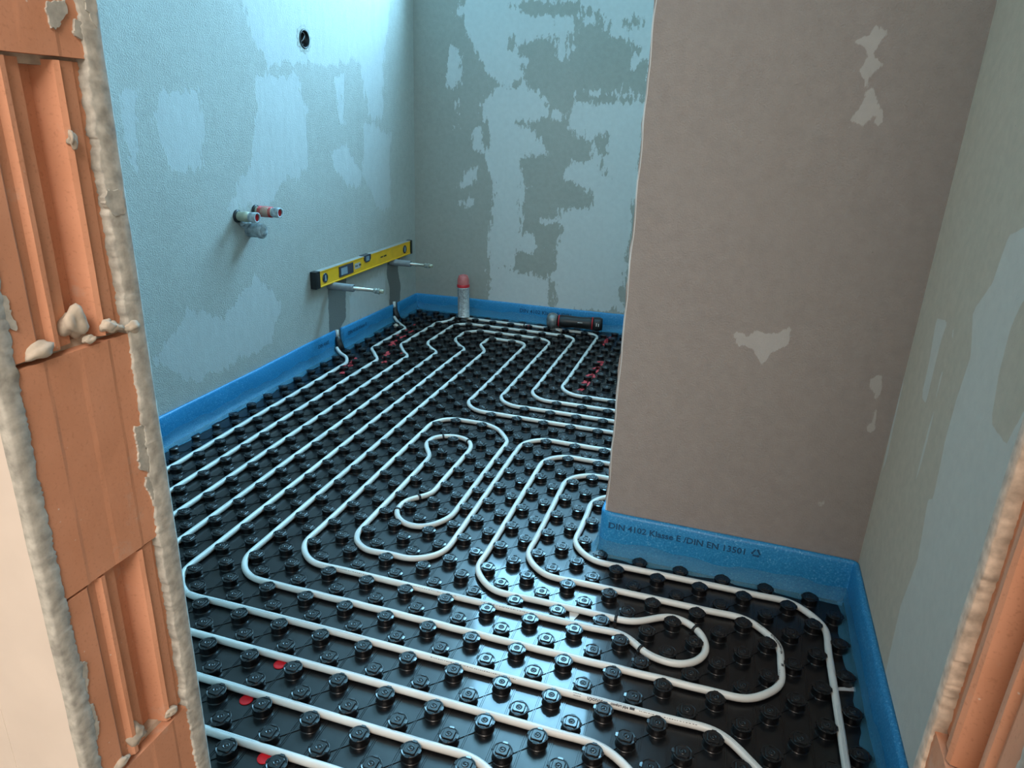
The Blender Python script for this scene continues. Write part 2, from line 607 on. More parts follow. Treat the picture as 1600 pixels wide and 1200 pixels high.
right_marks = [
    (P5([(640, 290), (695, 300), (660, 400), (590, 695), (568, 660), (600, 520)]), 1),
    (P5([(980, -100), (1600, -400), (1600, 1400), (600, 1260), (680, 860), (730, 680), (800, 470), (810, 260), (900, 130)]), 1),
    (P6([(450, -60), (1200, -60), (1100, 1400), (300, 1300), (240, 800), (320, 440), (400, 230)]), 1),
    (P5([(1040, 220), (1300, -100), (1400, 500), (1050, 720), (965, 880), (895, 780), (930, 560), (990, 330)]), 0),
    (P5([(720, 330), (725, 330), (715, 410), (706, 410)]), 1),
    (P5([(665, 540), (672, 540), (600, 860), (545, 1060), (540, 1060), (590, 850)]), 1),
    (P5([(480, 560), (492, 560), (400, 980), (385, 1010)]), 1),
]

HC = (1.397, 1.2955, 0.031)      # centre (y, z) and radius of the round hole in the left wall
HS = 0.0125
wall_l = wall_grid('wall_left', 0, LX, DY1, BY, -0.02, HZ, HS, M_LEFT, left_marks, left_chases, 0.045,
                   kill=lambda a, z: math.hypot(a - HC[0], z - HC[1]) < HC[2] + 0.006)
wall_b = wall_grid('wall_back', 1, BY, LX, 1.05, -0.02, HZ, 0.0125, M_BACK, back_marks, (), 0.05,
                   kill=lambda a, z: WX0 < a < WX1 and WZ0 < z < WZ1)
wall_p = wall_grid('wall_partition', 1, PY, PX, RX + 0.0, -0.02, HZ, 0.0125, M_PART, part_marks, (), 0.02)
wall_r = wall_grid('wall_right', 0, RX, DY1, PY, -0.02, HZ, 0.0125, M_RIGHT, right_marks, (), 0.012)

# solid bodies behind the plaster faces
mb = MB()
mb.box(LX - 0.25, DY1 - 0.02, -0.1, LX - 0.09, BY + WD, HZ)
mb.build('masonry', M_LEFT, wall_l)
mb = MB()
mb.box(LX - 0.25, BY + 0.004, -0.1, WX0, BY + WD, HZ)
mb.box(WX1, BY + 0.004, -0.1, 1.2, BY + WD, HZ)
mb.box(WX0, BY + 0.004, -0.1, WX1, BY + WD, WZ0)
mb.box(WX0, BY + 0.004, WZ1, WX1, BY + WD, HZ)
mb.build('masonry', M_BACK, wall_b)
mb = MB()                                     # partition body with a slightly uneven free corner
zs = np.linspace(-0.02, HZ, 120)
prof = []
for k, z in enumerate(zs):
    e = 0.002 * math.sin(z * 23) + 0.0015 * math.sin(z * 71) + RNG.uniform(-0.0012, 0.0012)
    prof.append((PX - 0.0005 + e, z))
poly = prof + [(RX + 0.02, HZ), (RX + 0.02, -0.02)]
mb.prism(poly, 1, PY + 0.0015, PY + PT)
mb.build('masonry', M_PART, wall_p)
mb = MB()                                     # plaster arris bead down the free corner
mb.tube([(PX + 0.002 + 0.0008 * math.sin(z * 40) + RNG.uniform(-.0006, .0006), PY + 0.003, z) for z in zs], 0.0035, 6)
mb.build('corner_bead', M_CEIL, wall_p)
mb = MB()
mb.box(RX + 0.003, DY1, -0.1, RX + 0.25, PY + PT, HZ)
mb.box(1.05, PY + PT, -0.1, 1.25, BY + WD, HZ)
mb.box(RX, PY + PT - 0.02, -0.1, 1.1, PY + PT, HZ)
mb.build('masonry', M_RIGHT, wall_r)

# window in the back wall (above the frame)
win = MB()
fy0, fy1 = BY + WD - 0.09, BY + WD - 0.03
for (x0, z0, x1, z1) in ((WX0, WZ0, WX1, WZ0 + .05), (WX0, WZ1 - .05, WX1, WZ1), (WX0, WZ0, WX0 + .05, WZ1), (WX1 - .05, WZ0, WX1, WZ1)):
    win.box(x0, fy0, z0, x1, fy1, z1)
win_o = win.build('window_1', M_WHITE, kind='structure')

# floor and ceiling
mb = MB()
mb.box(LX - 0.1, DY0 - 0.0, -0.12, 1.15, BY + 0.1, -0.012)
floor = mb.build('floor', M_SCREED, kind='structure')
mb = MB()
mb.box(LX - 0.2, DY0, HZ, 1.2, BY + WD, HZ + 0.1)
mb.build('ceiling', M_CEIL, kind='structure')

# the hall the picture is taken from
mb = MB()
mb.box(-2.2, -3.6, -0.12, 2.6, DY0, -0.012)
mb.build('floor_hall', M_SCREED, kind='structure')
mb = MB()
mb.box(-2.2, -3.6, 2.6, 2.6, DY0, 2.7)
mb.build('ceiling_hall', M_CREAM, kind='structure')
mb = MB()
mb.box(-2.3, -3.6, -0.1, -2.2, DY0, 2.65)
mb.box(2.6, -3.6, -0.1, 2.7, DY0, 2.65)
mb.box(-2.3, -3.7, -0.1, 2.7, -3.6, 2.65)
mb.build('wall_hall', M_CREAM, kind='structure')

# ------------------------------------------------------------------ door wall: brick reveals, plaster edges
BY0, BY1 = -0.836, -0.703       # brick thickness (near, far)
wf = MB()
for x0, x1 in ((-2.25, JL - 0.10), (JR + 0.10, 2.65)):
    wf.box(x0, DY0, -0.1, x1, DY1, HZ)
wf.box(JL - 0.12, DY0, DH, JR + 0.12, DY1, HZ)
for y0, y1 in ((DY0 + .0004, BY0 + .0008), (BY1 - .0008, DY1 - .0004)):      # plaster coats over the brick, both sides
    wf.box(JL - 0.11, y0, -.02, JL - 0.006, y1, DH)
    wf.box(JR + 0.006, y0, -.02, JR + 0.11, y1, DH)
wall_f = wf.build('wall_front', M_CREAM, kind='structure')


def ragged(n, a, seed, amp, freq=1.0):
    r = np.random.RandomState(seed)
    x = np.zeros(n)
    for o, w in ((1, .55), (2.3, .4), (6, .4), (17, .35), (45, .25)):
        k = max(4, int(a * o * freq * 1.6))
        kn = np.sort(np.r_[0, r.uniform(0, n, k), n])
        x += w * np.interp(np.arange(n), kn, r.uniform(-1, 1, k + 2))
    return x * amp


def block(side, z0, z1, grooved, seed):
    """a hollow clay block seen on its head joint; side -1: left reveal (faces +x), +1: right reveal"""
    m_ = MB()
    y0, y1 = BY0, BY1
    xs = JL if side < 0 else JR
    r = np.random.RandomState(seed)
    if grooved:
        prof = [(0, 0), (.20, 0), (.235, .004), (.30, .0055), (.335, .001), (.37, .001), (.375, .007), (.50, .0085), (.52, .021),
                (.655, .023), (.70, .002), (.735, 0), (.74, .0035), (.86, .0045), (.875, .008), (1, .009)]
    else:
        prof = [(0, 0), (.22, .0), (.25, .0005), (.48, .0006), (.52, .0002), (.74, .0003), (.77, 0.0009), (1, .0008)]
    nz = 7
    vs, fs = [], []
    n = len(prof)
    for k in range(nz + 1):
        z = z0 + (z1 - z0) * k / nz
        for t, d in prof:
            dd = d + r.uniform(-.0003, .0003)
            vs.append((xs + side * dd, y0 + (y1 - y0) * t, z))
    for k in range(nz):
        for i in range(n - 1):
            q = k * n + i
            fs.append((q, q + 1, q + n + 1, q + n))
    o = len(vs)
    xb = xs + side * 0.1
    vs += [(xb, y0, z0), (xb, y1, z0), (xb, y1, z1), (xb, y0, z1)]
    fs.append((o, o + 1, o + 2, o + 3))
    fs.append(tuple(range(n)) + (o + 1, o))
    fs.append(tuple(range(nz * n, nz * n + n)) + (o + 2, o + 3))
    fs.append(tuple(k * n for k in range(nz + 1)) + (o + 3, o))
    fs.append(tuple(k * n + n - 1 for k in range(nz + 1)) + (o + 2, o + 1))
    m_.add(vs, fs)
    return m_.build('brick', M_CLAY, wall_f)


# courses: joints measured at z = 0.358, 0.600, 0.835, 1.079 on the left; 0.597 on the right
jl = [-0.02, 0.115, 0.359, 0.600, 0.834, 1.079, 1.322, 1.565, 1.808, 2.05, 2.12]
gl = [1, 0, 1, 0, 1, 0, 1, 0, 1, 0]
for k in range(10):
    block(-1, jl[k] + (0.004 if k in (2, 4) else 0.0015), jl[k + 1] - 0.0015, gl[k], 100 + k)
mj = MB()
for z in jl[1:-1]:
    mj.box(JL - 0.099, BY0 + .002, z - .006, JL - 0.012, BY1 - .002, z + .006)
mj.build('mortar_bed', M_MORTAR, wall_f, kind='stuff')
jr = [-0.02, 0.112, 0.355, 0.585, 0.84, 1.083, 1.325, 1.568, 1.81, 2.05, 2.12]
gr = [0, 1, 0, 1, 1, 0, 1, 0, 1, 0]
for k in range(10):
    block(1, jr[k] + 0.002, jr[k + 1] - 0.002, gr[k], 200 + k)


def plaster_edge(side, far, width, mat, seed, proud=0.004, amp=0.006, name='plaster_edge'):
    """ragged cut edge of the plaster coat lapping over the brick, from floor to head"""
    n = 900
    zs_ = np.linspace(-0.02, DH, n)
    sm = lambda q: np.convolve(np.pad(q, 4, mode='edge'), np.ones(9) / 9, 'valid')
    e = ragged(n, 6, seed, amp * .8)
    jag = ragged(n, 50, seed + 5, amp * 0.45) + np.random.RandomState(seed + 2).normal(size=n) * .0005
    out = sm(ragged(n, 12, seed + 9, 0.0008))
    xs = JL if side < 0 else JR
    s = -side
    m_ = MB()
    vs, fs = [], []
    for k, z in enumerate(zs_):
        if far:
            yo = DY1 + out[k]
            yi = DY1 - width + e[k] + jag[k]
        else:
            yo = DY0 + out[k]
            yi = DY0 + width + e[k] + jag[k]
        pr = proud * .55 + 0.0003 * math.sin(z * 40 + seed)
        ym = yi + (yo - yi) * .25
        vs += [(xs - s * 0.007, yo, z), (xs + s * pr * .4, yo, z), (xs + s * pr, yo + (-.003 if far else .003), z), (xs + s * pr, yi + (yo - yi) * .06, z), (xs + s * pr * .6, yi, z), (xs - s * 0.03, yi, z)]
    for k in range(n - 1):
        for i in range(5):
            q = k * 6 + i
            fs.append((q, q + 1, q + 7, q + 6))
    m_.add(vs, fs, 0, True)
    return m_.build(name, mat, wall_f)


plaster_edge(-1, True, 0.0235, M_EDGE, 3, amp=0.0045)
plaster_edge(-1, False, 0.0195, M_EDGE, 8, amp=0.0035)
plaster_edge(1, True, 0.015, M_EDGEB, 13, amp=0.003)
plaster_edge(1, False, 0.02, M_EDGEB, 18)


def lump(name, c, r, mat, seed, parent, flat=(1, 1, 1), detail=3, rough=0.55):
    bm = bmesh.new()
    bmesh.ops.create_icosphere(bm, subdivisions=detail, radius=1)
    rr = np.random.RandomState(seed)
    ks = rr.normal(size=(7, 3)) * 2.6
    ph = rr.uniform(0, 6, 7)
    for v in bm.verts:
        d = 1 + rough * sum(math.sin(float(np.dot(ks[i], v.co)) + ph[i]) for i in range(7)) / 7 * 1.6
        v.co = Vector((v.co.x * d * r * flat[0] + c[0], v.co.y * d * r * flat[1] + c[1], v.co.z * d * r * flat[2] + c[2]))
    for f in bm.faces: f.smooth = True
    me = bpy.data.meshes.new(name)
    bm.to_mesh(me)
    bm.free()
    me.materials.append(mat)
    return obj(name, me, parent)


# mortar lumps squeezed out of the joints on the left reveal
def on_left(u, v, x=JL):
    return on_plane(u, v, 0, x)


for k, (u, v, r, fl) in enumerate(((110, 505, .0125, (.9, 1, 1.25)), (62, 549, .008, (.7, 1.5, .9)), (168, 508, .006, (.7, 1.2, .9)), (180, 512, .006, (.6, 1.7, .8)), (205, 512, .006, (.6, 1.5, .9)),
                                   (213, 1145, .0115, (.8, 1, 1.15)), (268, 1112, .006, (.7, 1.5, .8)), (190, 1190, .006, (.7, 1.5, .8)), (113, 218, .0055, (.5, .8, 1.2)), (140, 530, .004, (.6, 1.6, .8)))):
    c = on_left(u, v, JL - (.006 if r > .01 else -.001))
    lump('mortar_lump', c, r, M_MORTAR, 40 + k, wall_f, fl)


def smear(poly_px, side, seed, mat, h=0.0016):
    """thin smear of plaster on the brick face"""
    xs = JL if side < 0 else JR
    pts = [on_plane(u, v, 0, xs)[1:] for u, v in poly_px]
    r = np.random.RandomState(seed)
    fine = []
    for i in range(len(pts)):
        a, b = pts[i], pts[(i + 1) % len(pts)]
        L_ = np.hypot(*(b - a))
        k = max(2, int(L_ / 0.002))
        for j in range(k):
            q = a + (b - a) * j / k + r.normal(size=2) * 0.0007
            fine.append(tuple(q))
    m_ = MB()
    m_.prism(fine, 0, xs - side * h, xs + side * 0.003)
    m_.build('plaster_smear', mat, wall_f)


smear(S(0, 0, 3, [(210, 0), (300, 0), (310, 60), (285, 95), (265, 135), (235, 135), (225, 90), (212, 60)]), -1, 1, M_EDGE)
smear(S(0, 0, 3, [(345, 95), (385, 95), (410, 140), (445, 170), (440, 230), (400, 200), (340, 160)]), -1, 2, M_EDGE)
smear(S(0, 400, 3, [(625, 800), (690, 790), (695, 830), (680, 900), (700, 960), (690, 1010), (655, 1005), (645, 920)]), -1, 3, M_EDGE)
smear(S(0, 400, 3, [(680, 1040), (720, 1020), (760, 1060), (765, 1140), (710, 1140), (685, 1090)]), -1, 4, M_EDGE)
smear(S(0, 400, 3, [(0, 180), (35, 200), (45, 260), (75, 330), (70, 350), (20, 340), (0, 300)]), -1, 5, M_EDGE)
smear(S(0, 0, 3, [(490, 890), (560, 890), (580, 1000), (520, 1010), (480, 950)]), -1, 6, M_EDGE, 0.003)
smear(S(0, 800, 3, [(330, 700), (400, 700), (410, 760), (400, 880), (430, 900), (460, 1000), (450, 1070), (380, 1000)]), -1, 7, M_EDGE)
smear(S(0, 0, 3, [(380, 0), (440, 0), (445, 130), (415, 90)]), -1, 8, M_EDGE, 0.003)
0 and smear(S(1300, 800, 3, [(690, 180), (720, -20), (800, -20), (790, 100), (760, 170), (720, 210)]), 1, 9, M_EDGEB, 0.003)

# ------------------------------------------------------------------ knobbed heating mat
A_ = 0.05
MX0, MX1 = LX + 0.012, 0.868
mb = MB()
mb.box(MX0, DY1 - 0.10, -0.012, PX - 0.014, BY - 0.012, 0.0)
mb.box(PX - 0.014, DY1 - 0.10, -0.012, MX1 + 0.012, PY - 0.012, 0.0)
mb.box(PX - 0.014, PY + PT + 0.012, -0.012, 1.04, BY - 0.012, 0.0)
mat_o = mb.build('knob_mat', M_BLACK, label='glossy black plastic knobbed mat covering the whole room floor', cat='floor mat')
mat_o.data.update()


def on_mat(x, y, r=0.0):
    if x < MX0 + r or y > BY - 0.012 - r or y < DY1 + r: return False
    if x > PX - 0.014 - r and PY - 0.012 - r < y < PY + PT + 0.012 + r: return False
    if y < PY + PT and x > MX1 + 0.006 - r: return False
    if x > 1.04 - r: return False
    return True


# moulded lines on the sheet between the knobs
rd = MB()
for i in range(-46, 42):
    x = (i / 2.0 + 0.0) * A_
    if i % 2 == 0: continue
    for (ya, yb) in ((DY1, PY - 0.012), (PY - 0.012, PY + PT + .012), (PY + PT + .012, BY - .012)):
        if on_mat(x - .002, (ya + yb) / 2) and on_mat(x + .002, (ya + yb) / 2):
            rd.box(x - 0.0023, ya, -0.001, x - 0.0010, yb, 0.0011)
            rd.box(x + 0.0010, ya, -0.001, x + 0.0023, yb, 0.0011)
for j in range(-13, 47):
    for i in range(-23, 21):
        if (i + j) % 2: continue
        if not on_mat(i * A_, j * A_, .01) or not on_mat((i + 1) * A_, (j + 1) * A_, .01): continue
        a = Vector((i * A_, j * A_, 0))
        M_ = Matrix.Translation(a) @ Matrix.Rotation(math.pi / 4, 4, 'Z')
        rd.box(0.015, -0.0012, -0.001, 0.0707 - 0.015, 0.0012, 0.0016, 0, M_)
rd.build('moulded_line', M_BLACK, mat_o, kind='stuff')


def knob_mb(out, M=None, n=20, full=True):
    T = M or Matrix.Identity(4)
    prof = [(.0188, 0), (.0181, .0005), (.0175, .0014), (.0173, .004), (.0172, .0130), (.0176, .0142), (.0181, .0150), (.0184, .0165), (.0180, .0176), (.0172, .0180), (.0164, .0174), (.0140, .0174)]
    out.lathe(prof, n, T, 0, True, cap1=True)
    if full:
        # raised square with softened corners
        sq = []
        h = .0108
        c = .0028
        for sx, sy in ((1, 1), (-1, 1), (-1, -1), (1, -1)):
            p = [(sx * h, sy * (h - c)), (sx * (h - c), sy * h)]
            if sx * sy < 0: p.reverse()
            sq += p
        k = len(sq)
        vs = [(x * 1.06, y * 1.06, .0176) for x, y in sq] + [(x, y, .0194) for x, y in sq] + [(x * .93, y * .93, .0198) for x, y in sq]
        fs = [(q * k + i, q * k + (i + 1) % k, (q + 1) * k + (i + 1) % k, (q + 1) * k + i) for q in (0, 1) for i in range(k)] + [tuple(range(2 * k, 3 * k))]
        out.add([tuple(T @ Vector(v)) for v in vs], fs)
        ring = [(.0066, .0197), (.0060, .0206), (.0048, .0206), (.0042, .0199), (.0022, .0199), (.0016, .0206), (.0006, .0207)]
        out.lathe(ring, 12, T, 0, True, cap1=True)
        for q in range(4):
            R = T @ Matrix.Rotation(q * math.pi / 2, 4, 'Z')
            out.add([tuple(R @ Vector(v)) for v in [(.0145, -.0055, .0150), (.0192, -.0042, .0150), (.0192, .0042, .0150), (.0145, .0055, .0150),
                                                    (.0145, -.0050, .0186), (.0189, -.0036, .0180), (.0189, .0036, .0180), (.0145, .0050, .0186)]],
                    [(0, 1, 2, 3), (4, 7, 6, 5), (0, 4, 5, 1), (1, 5, 6, 2), (2, 6, 7, 3), (3, 7, 4, 0)])


km = MB()
knob_mb(km)
KNOB = km.mesh('knob', M_BLACK)
hk = MB()                                    # knob cut by the edge of the mat
pr = [(.0190, 0), (.0166, .0022), (.0158, .0125), (.0183, .0155), (.0178, .0175)]
na = 9
vs = []
for r_, z_ in pr:
    for k in range(na + 1):
        a = -math.pi / 2 + math.pi * k / na
        vs.append((r_ * math.cos(a) * 1.0, r_ * math.sin(a), z_ + (0.004 * (abs(math.sin(a)) ** 2) if z_ > .01 else 0)))
fs = []
for q in range(len(pr) - 1):
    for k in range(na):
        b = q * (na + 1) + k
        fs.append((b, b + 1, b + na + 2, b + na + 1))
fs.append(tuple((len(pr) - 1) * (na + 1) + k for k in range(na + 1)))
fs.append(tuple(q * (na + 1) for q in range(len(pr))) + tuple(q * (na + 1) + na for q in reversed(range(len(pr)))))
hk.add(vs, fs, 0, True)
KNOBH = hk.mesh('knob_half', M_BLACK)

sites, rest = [], MB()
for j in range(-13, 47):
    for i in range(-22, 21):
        if (i + j) % 2: continue
        x, y = i * A_, j * A_
        half = (i == -22 and j <= 12)
        if not on_mat(x, y, 0.0175): continue
        u, v, d = project((x, y, 0.02))
        vis = 0 < u < 1600 and 0 < v < 1200 and u > 172 + 0.125 * v
        if y > PY and u > 1030 - 0.1076 * v: vis = False
        sites.append((d if vis else 99, x, y, half))
sites.sort()
for k, (d, x, y, half) in enumerate(sites):
    if k < 300 and d < 90:
        o = obj('knob', KNOBH if half else KNOB, mat_o, loc=(x, y, 0))
        o.rotation_euler = (RNG.uniform(-.012, .012), RNG.uniform(-.012, .012), RNG.uniform(-.04, .04))
    else:
        M_ = Matrix.Translation((x, y, 0)) @ Matrix.Rotation(RNG.uniform(-.04, .04), 4, 'Z')
        if half:
            rest.add([tuple(M_ @ v.co) for v in KNOBH.vertices], [tuple(p.vertices) for p in KNOBH.polygons], 0, True)
        else:
            knob_mb(rest, M_, 14 if d < 99 else 10, d < 99 or y < PY)
rest.build('distant_knobs', M_BLACK, mat_o, kind='stuff')


# ------------------------------------------------------------------ pipes
def path(pts, step=0.011):
    """pts: (i, j[, r]) in lattice units, corners rounded with radius r (lattice units)"""
    P = [np.array(p[:2], float) for p in pts]
    out = [P[0]]
    for k in range(1, len(P) - 1):
        r = pts[k][2] if len(pts[k]) > 2 else 1.0
        a, b, c = P[k - 1], P[k], P[k + 1]
        d1, d2 = a - b, c - b
        l1, l2 = np.linalg.norm(d1), np.linalg.norm(d2)
        d1, d2 = d1 / l1, d2 / l2
        ang = math.acos(np.clip(np.dot(d1, d2), -1, 1))
        if ang > math.pi - 0.03:
            out.append(b)
            continue
        tl = min(r / math.tan(ang / 2), 0.49 * l1, 0.49 * l2)
        rr = tl * math.tan(ang / 2)
        s, e = b + d1 * tl, b + d2 * tl
        bis = (d1 + d2) / np.linalg.norm(d1 + d2)
        cc = b + bis * (rr / math.sin(ang / 2))
        a0 = math.atan2(*(s - cc)[::-1])
        a1 = math.atan2(*(e - cc)[::-1])
        da = (a1 - a0 + math.pi) % (2 * math.pi) - math.pi
        m_ = max(3, int(abs(da) * rr * A_ / step) + 2)
        for q in range(m_):
            t = a0 + da * q / (m_ - 1)
            out.append(cc + rr * np.array([math.cos(t), math.sin(t)]))
    out.append(P[-1])
    res = []
    for a, b in zip(out[:-1], out[1:]):
        L_ = np.linalg.norm(b - a) * A_
        k = max(1, int(L_ / (step * 2.2)))
        for q in range(k): res.append(a + (b - a) * q / k)
    res.append(out[-1])
    r = np.array(res) * A_
    ss = np.r_[0, np.cumsum(np.hypot(*np.diff(r, axis=0).T))]
    k = int(ss[-1] / 0.009)
    q = np.linspace(0, ss[-1], k)
    r = np.c_[np.interp(q, ss, r[:, 0]), np.interp(q, ss, r[:, 1])]
    g = np.exp(-0.5 * (np.arange(-9, 10) / 3.2) ** 2)
    g /= g.max() * 2.2
    for it in range(40):
        # keep clear of the knobs the pipe runs between; the stiff pipe gives way over some length
        fi, fj = np.floor(r[:, 0] / A_), np.floor(r[:, 1] / A_)
        D = np.zeros_like(r)
        for di in (0, 1):
            for dj in (0, 1):
                ki, kj = fi + di, fj + dj
                ok = ((ki + kj) % 2 == 0)
                dx, dy = r[:, 0] - ki * A_, r[:, 1] - kj * A_
                d = np.hypot(dx, dy) + 1e-9
                push = np.where(ok & (d < 0.0238), (0.0238 - d) / d, 0)
                D[:, 0] += dx * push
                D[:, 1] += dy * push
        for c in (0, 1):
            D[:, c] = np.convolve(D[:, c], g, 'same')
        D[0] = D[-1] = 0
        r += D * .5
        if it % 4 == 0:
            r[1:-1] = 0.25 * r[:-2] + 0.5 * r[1:-1] + 0.25 * r[2:]
    return r


R_P = 0.0077
ZP = 0.0090


def pipe(name, pts, label, rise=(), z=ZP):
    xy = path(pts)
    zz = np.full(len(xy), z)
    s = np.r_[0, np.cumsum(np.hypot(*np.diff(xy, axis=0).T))]
    zz += 0.0007 * np.sin(s * 9)
    for (at, rad, h) in rise:
        d = np.hypot(xy[:, 0] - at[0] * A_, xy[:, 1] - at[1] * A_) / rad
        zz += h * np.clip(1 - d, 0, 1) ** 2
    P = np.c_[xy, zz]
    n = 12
    T = np.gradient(P, axis=0)
    T /= np.linalg.norm(T, axis=1)[:, None]
    Aa = np.cross(T, [0, 0, 1.0])
    Aa /= np.linalg.norm(Aa, axis=1)[:, None]
    Bb = np.cross(Aa, T)
    ang = 2 * np.pi * np.arange(n) / n
    V = P[:, None] + R_P * (np.cos(ang)[None, :, None] * Aa[:, None] + np.sin(ang)[None, :, None] * Bb[:, None])
    V = V.reshape(-1, 3)
    F, UV = [], []
    for i in range(len(P) - 1):
        for k in range(n):
            k2 = (k + 1) % n
            F.append((i * n + k, i * n + k2, (i + 1) * n + k2, (i + 1) * n + k))
            UV += [s[i], k / n, s[i], (k + 1) / n, s[i + 1], (k + 1) / n, s[i + 1], k / n]
    F.append(tuple(reversed(range(n))))
    F.append(tuple(range((len(P) - 1) * n, len(P) * n)))
    UV += [0, 0] * (2 * n)
    me = bpy.data.meshes.new(name)
    me.from_pydata(V.tolist(), [], F)
    me.materials.append(M_PIPE)
    me.polygons.foreach_set('use_smooth', [True] * len(F))
    uv = me.uv_layers.new(name='uv')
    uv.data.foreach_set('uv', UV)
    me.update()
    o = obj(name, me, None, label=label, cat='heating pipe')
    o['path_len'] = float(s[-1])
    del o['path_len']
    return o, P, s


far_r = 1.5
chainA = [(14.5, -13.2), (14.5, -13.1)]
A1 = ([(10.4, -13.5), (10.4, -5.5, 3.0), (-14.5, -5.5, 1.9), (-14.5, 31.4, 1.5), (-14.8, 33.2, 1.2), (-16.5, 35.4, 1.2), (-16.5, 40.6, 1.5), (-16.3, 43.5, 1.7),
       (-3.5, 43.5, 1.35), (-3.5, 25.5, 1.8), (16.0, 25.5, 2.0), (18.5, 25.5, 2.0), (18.5, 14.5, 2.0), (2.5, 14.5, 1.8), (2.5, 3.5, 2.0), (14.6, 3.5, 2.4), (14.6, -1.6, 2.4),
       (-10.5, -1.6, 1.9), (-10.5, 34.6, 1.5), (-10.9, 36.3, 1.0), (-11.5, 37.4, .8), (-11.5, 39.5, .9), (-9.8, 39.6, 2.0), (-7.5, 39.5, 1.6), (-7.5, 21.5, 1.8), (15.0, 21.5, 1.5), (15.0, 18.5, 1.5),
       (-1.55, 18.5, 1.9), (-1.5, 5.0, 2.0), (-1.6, 3.1, 1.8), (-3.2, 2.25, 1.8), (-5.2, 2.25, 1.6), (-6.5, 3.1, 1.5), (-6.45, 13.2, 1.0), (-7.55, 14.8, 1.0), (-7.5, 16.1, .9), (-6.3, 16.75, 1.0),
       (-5.0, 16.6, 1.0), (-4.45, 15.4, .9), (-4.5, 10.2, 2.0), (-5.0, 8.6, 1.5), (-5.6, 7.5, 1.0), (-5.6, 6.2, 1.0), (-4.6, 5.2, 1.0), (-3.3, 5.3, 1.2), (-2.5, 6.8, 1.6), (-2.5, 17.2, 2.0), (-3.7, 19.0, 1.7),
       (-5.0, 19.52, 2.0), (-7.9, 19.5, 1.6), (-8.5, 18.0, 1.6), (-8.5, 0.5, 1.9), (7.4, 0.5, 2.0), (9.0, -.35, 1.5), (10.8, -.55, 1.2), (11.65, .6, 1.0), (11.3, 2.0, 1.1), (10.0, 2.55, 1.5), (8.3, 1.5, 1.5),
       (0.5, 1.5, 2.1), (0.5, 16.6, 1.9), (17.0, 16.6, 2.0), (17.0, 23.5, 2.0), (-5.5, 23.5, 1.8), (-5.5, 41.5, 1.5), (-12.6, 41.5, 1.5), (-14.4, 40.4, 1.6), (-14.4, 37.6, 1.3),
       (-12.5, 34.6, 1.3), (-12.5, -3.5, 1.9), (14.1, -3.5, 3.0), (14.1, -13.3)])
pA, PA, sA = pipe('heating_pipe', A1, 'long white heating pipe laid in loops through the middle of the black mat')
A2 = ([(6.4, -13.5), (6.4, -7.5, 3.0), (-16.5, -7.5, 1.9), (-16.5, 28.6, 1.5), (-16.7, 30.8, 1.3), (-18.5, 34.2, 1.3), (-18.5, 37.5, 2), (-17.9, 43.3, 1.5), (-16.9, 45.5, 1.4),
       (-1.5, 45.5, 1.35), (-1.5, 27.5, 1.8), (19.6, 27.5, 2.0), (19.6, 12.5, 2.0), (4.6, 12.5, 1.6), (4.5, 5.5, 1.9), (16.5, 5.55, 2.3), (16.5, -13.4)])
pB, PB, sB = pipe('heating_pipe', A2, 'white heating pipe passing under the spray can and down along the right wall strip')
A3 = [(2.5, -13.5), (2.5, -9.5, 2.5), (-18.5, -9.5, 1.9), (-18.5, 28.9, 1.2), (-20.3, 31.9, 1.0), (-20.6, 33.2, 1.0), (-20.4, 38.6, 1.0), (-21.9, 40.7, 1.0), (-22.9, 41.5)]
pC, PC, sC = pipe('heating_pipe', A3, 'white heating pipe entering from the left wall below the far end of the spirit level', rise=(((-22.9, 41.5), 0.05, 0.02),))
A4 = [(-1.5, -13.5), (-1.5, -11.5, 1.8), (-20.6, -11.5, 1.9), (-20.6, 27.3, 0.8), (-21.2, 28.8, 0.8), (-22.9, 29.7)]
pD, PD, sD = pipe('heating_pipe', A4, 'white heating pipe nearest the left wall strip, entering below the near end of the level', rise=(((-22.9, 29.7), 0.05, 0.02),))


# text helpers -------------------------------------------------------
def text_mesh(txt, size, bold=0.0):
    c = bpy.data.curves.new('lettering', 'FONT')
    c.body = txt
    c.size = size
    c.offset = bold
    c.resolution_u = 2
    o = bpy.data.objects.new('tmp', c)
    COL.objects.link(o)
    dg = bpy.context.evaluated_depsgraph_get()
    me = bpy.data.meshes.new_from_object(o.evaluated_get(dg))
    bpy.data.objects.remove(o)
    bpy.data.curves.remove(c)
    return me


def nearest(P, i, j):
    return int(np.argmin(np.hypot(P[:, 0] - i * A_, P[:, 1] - j * A_)))


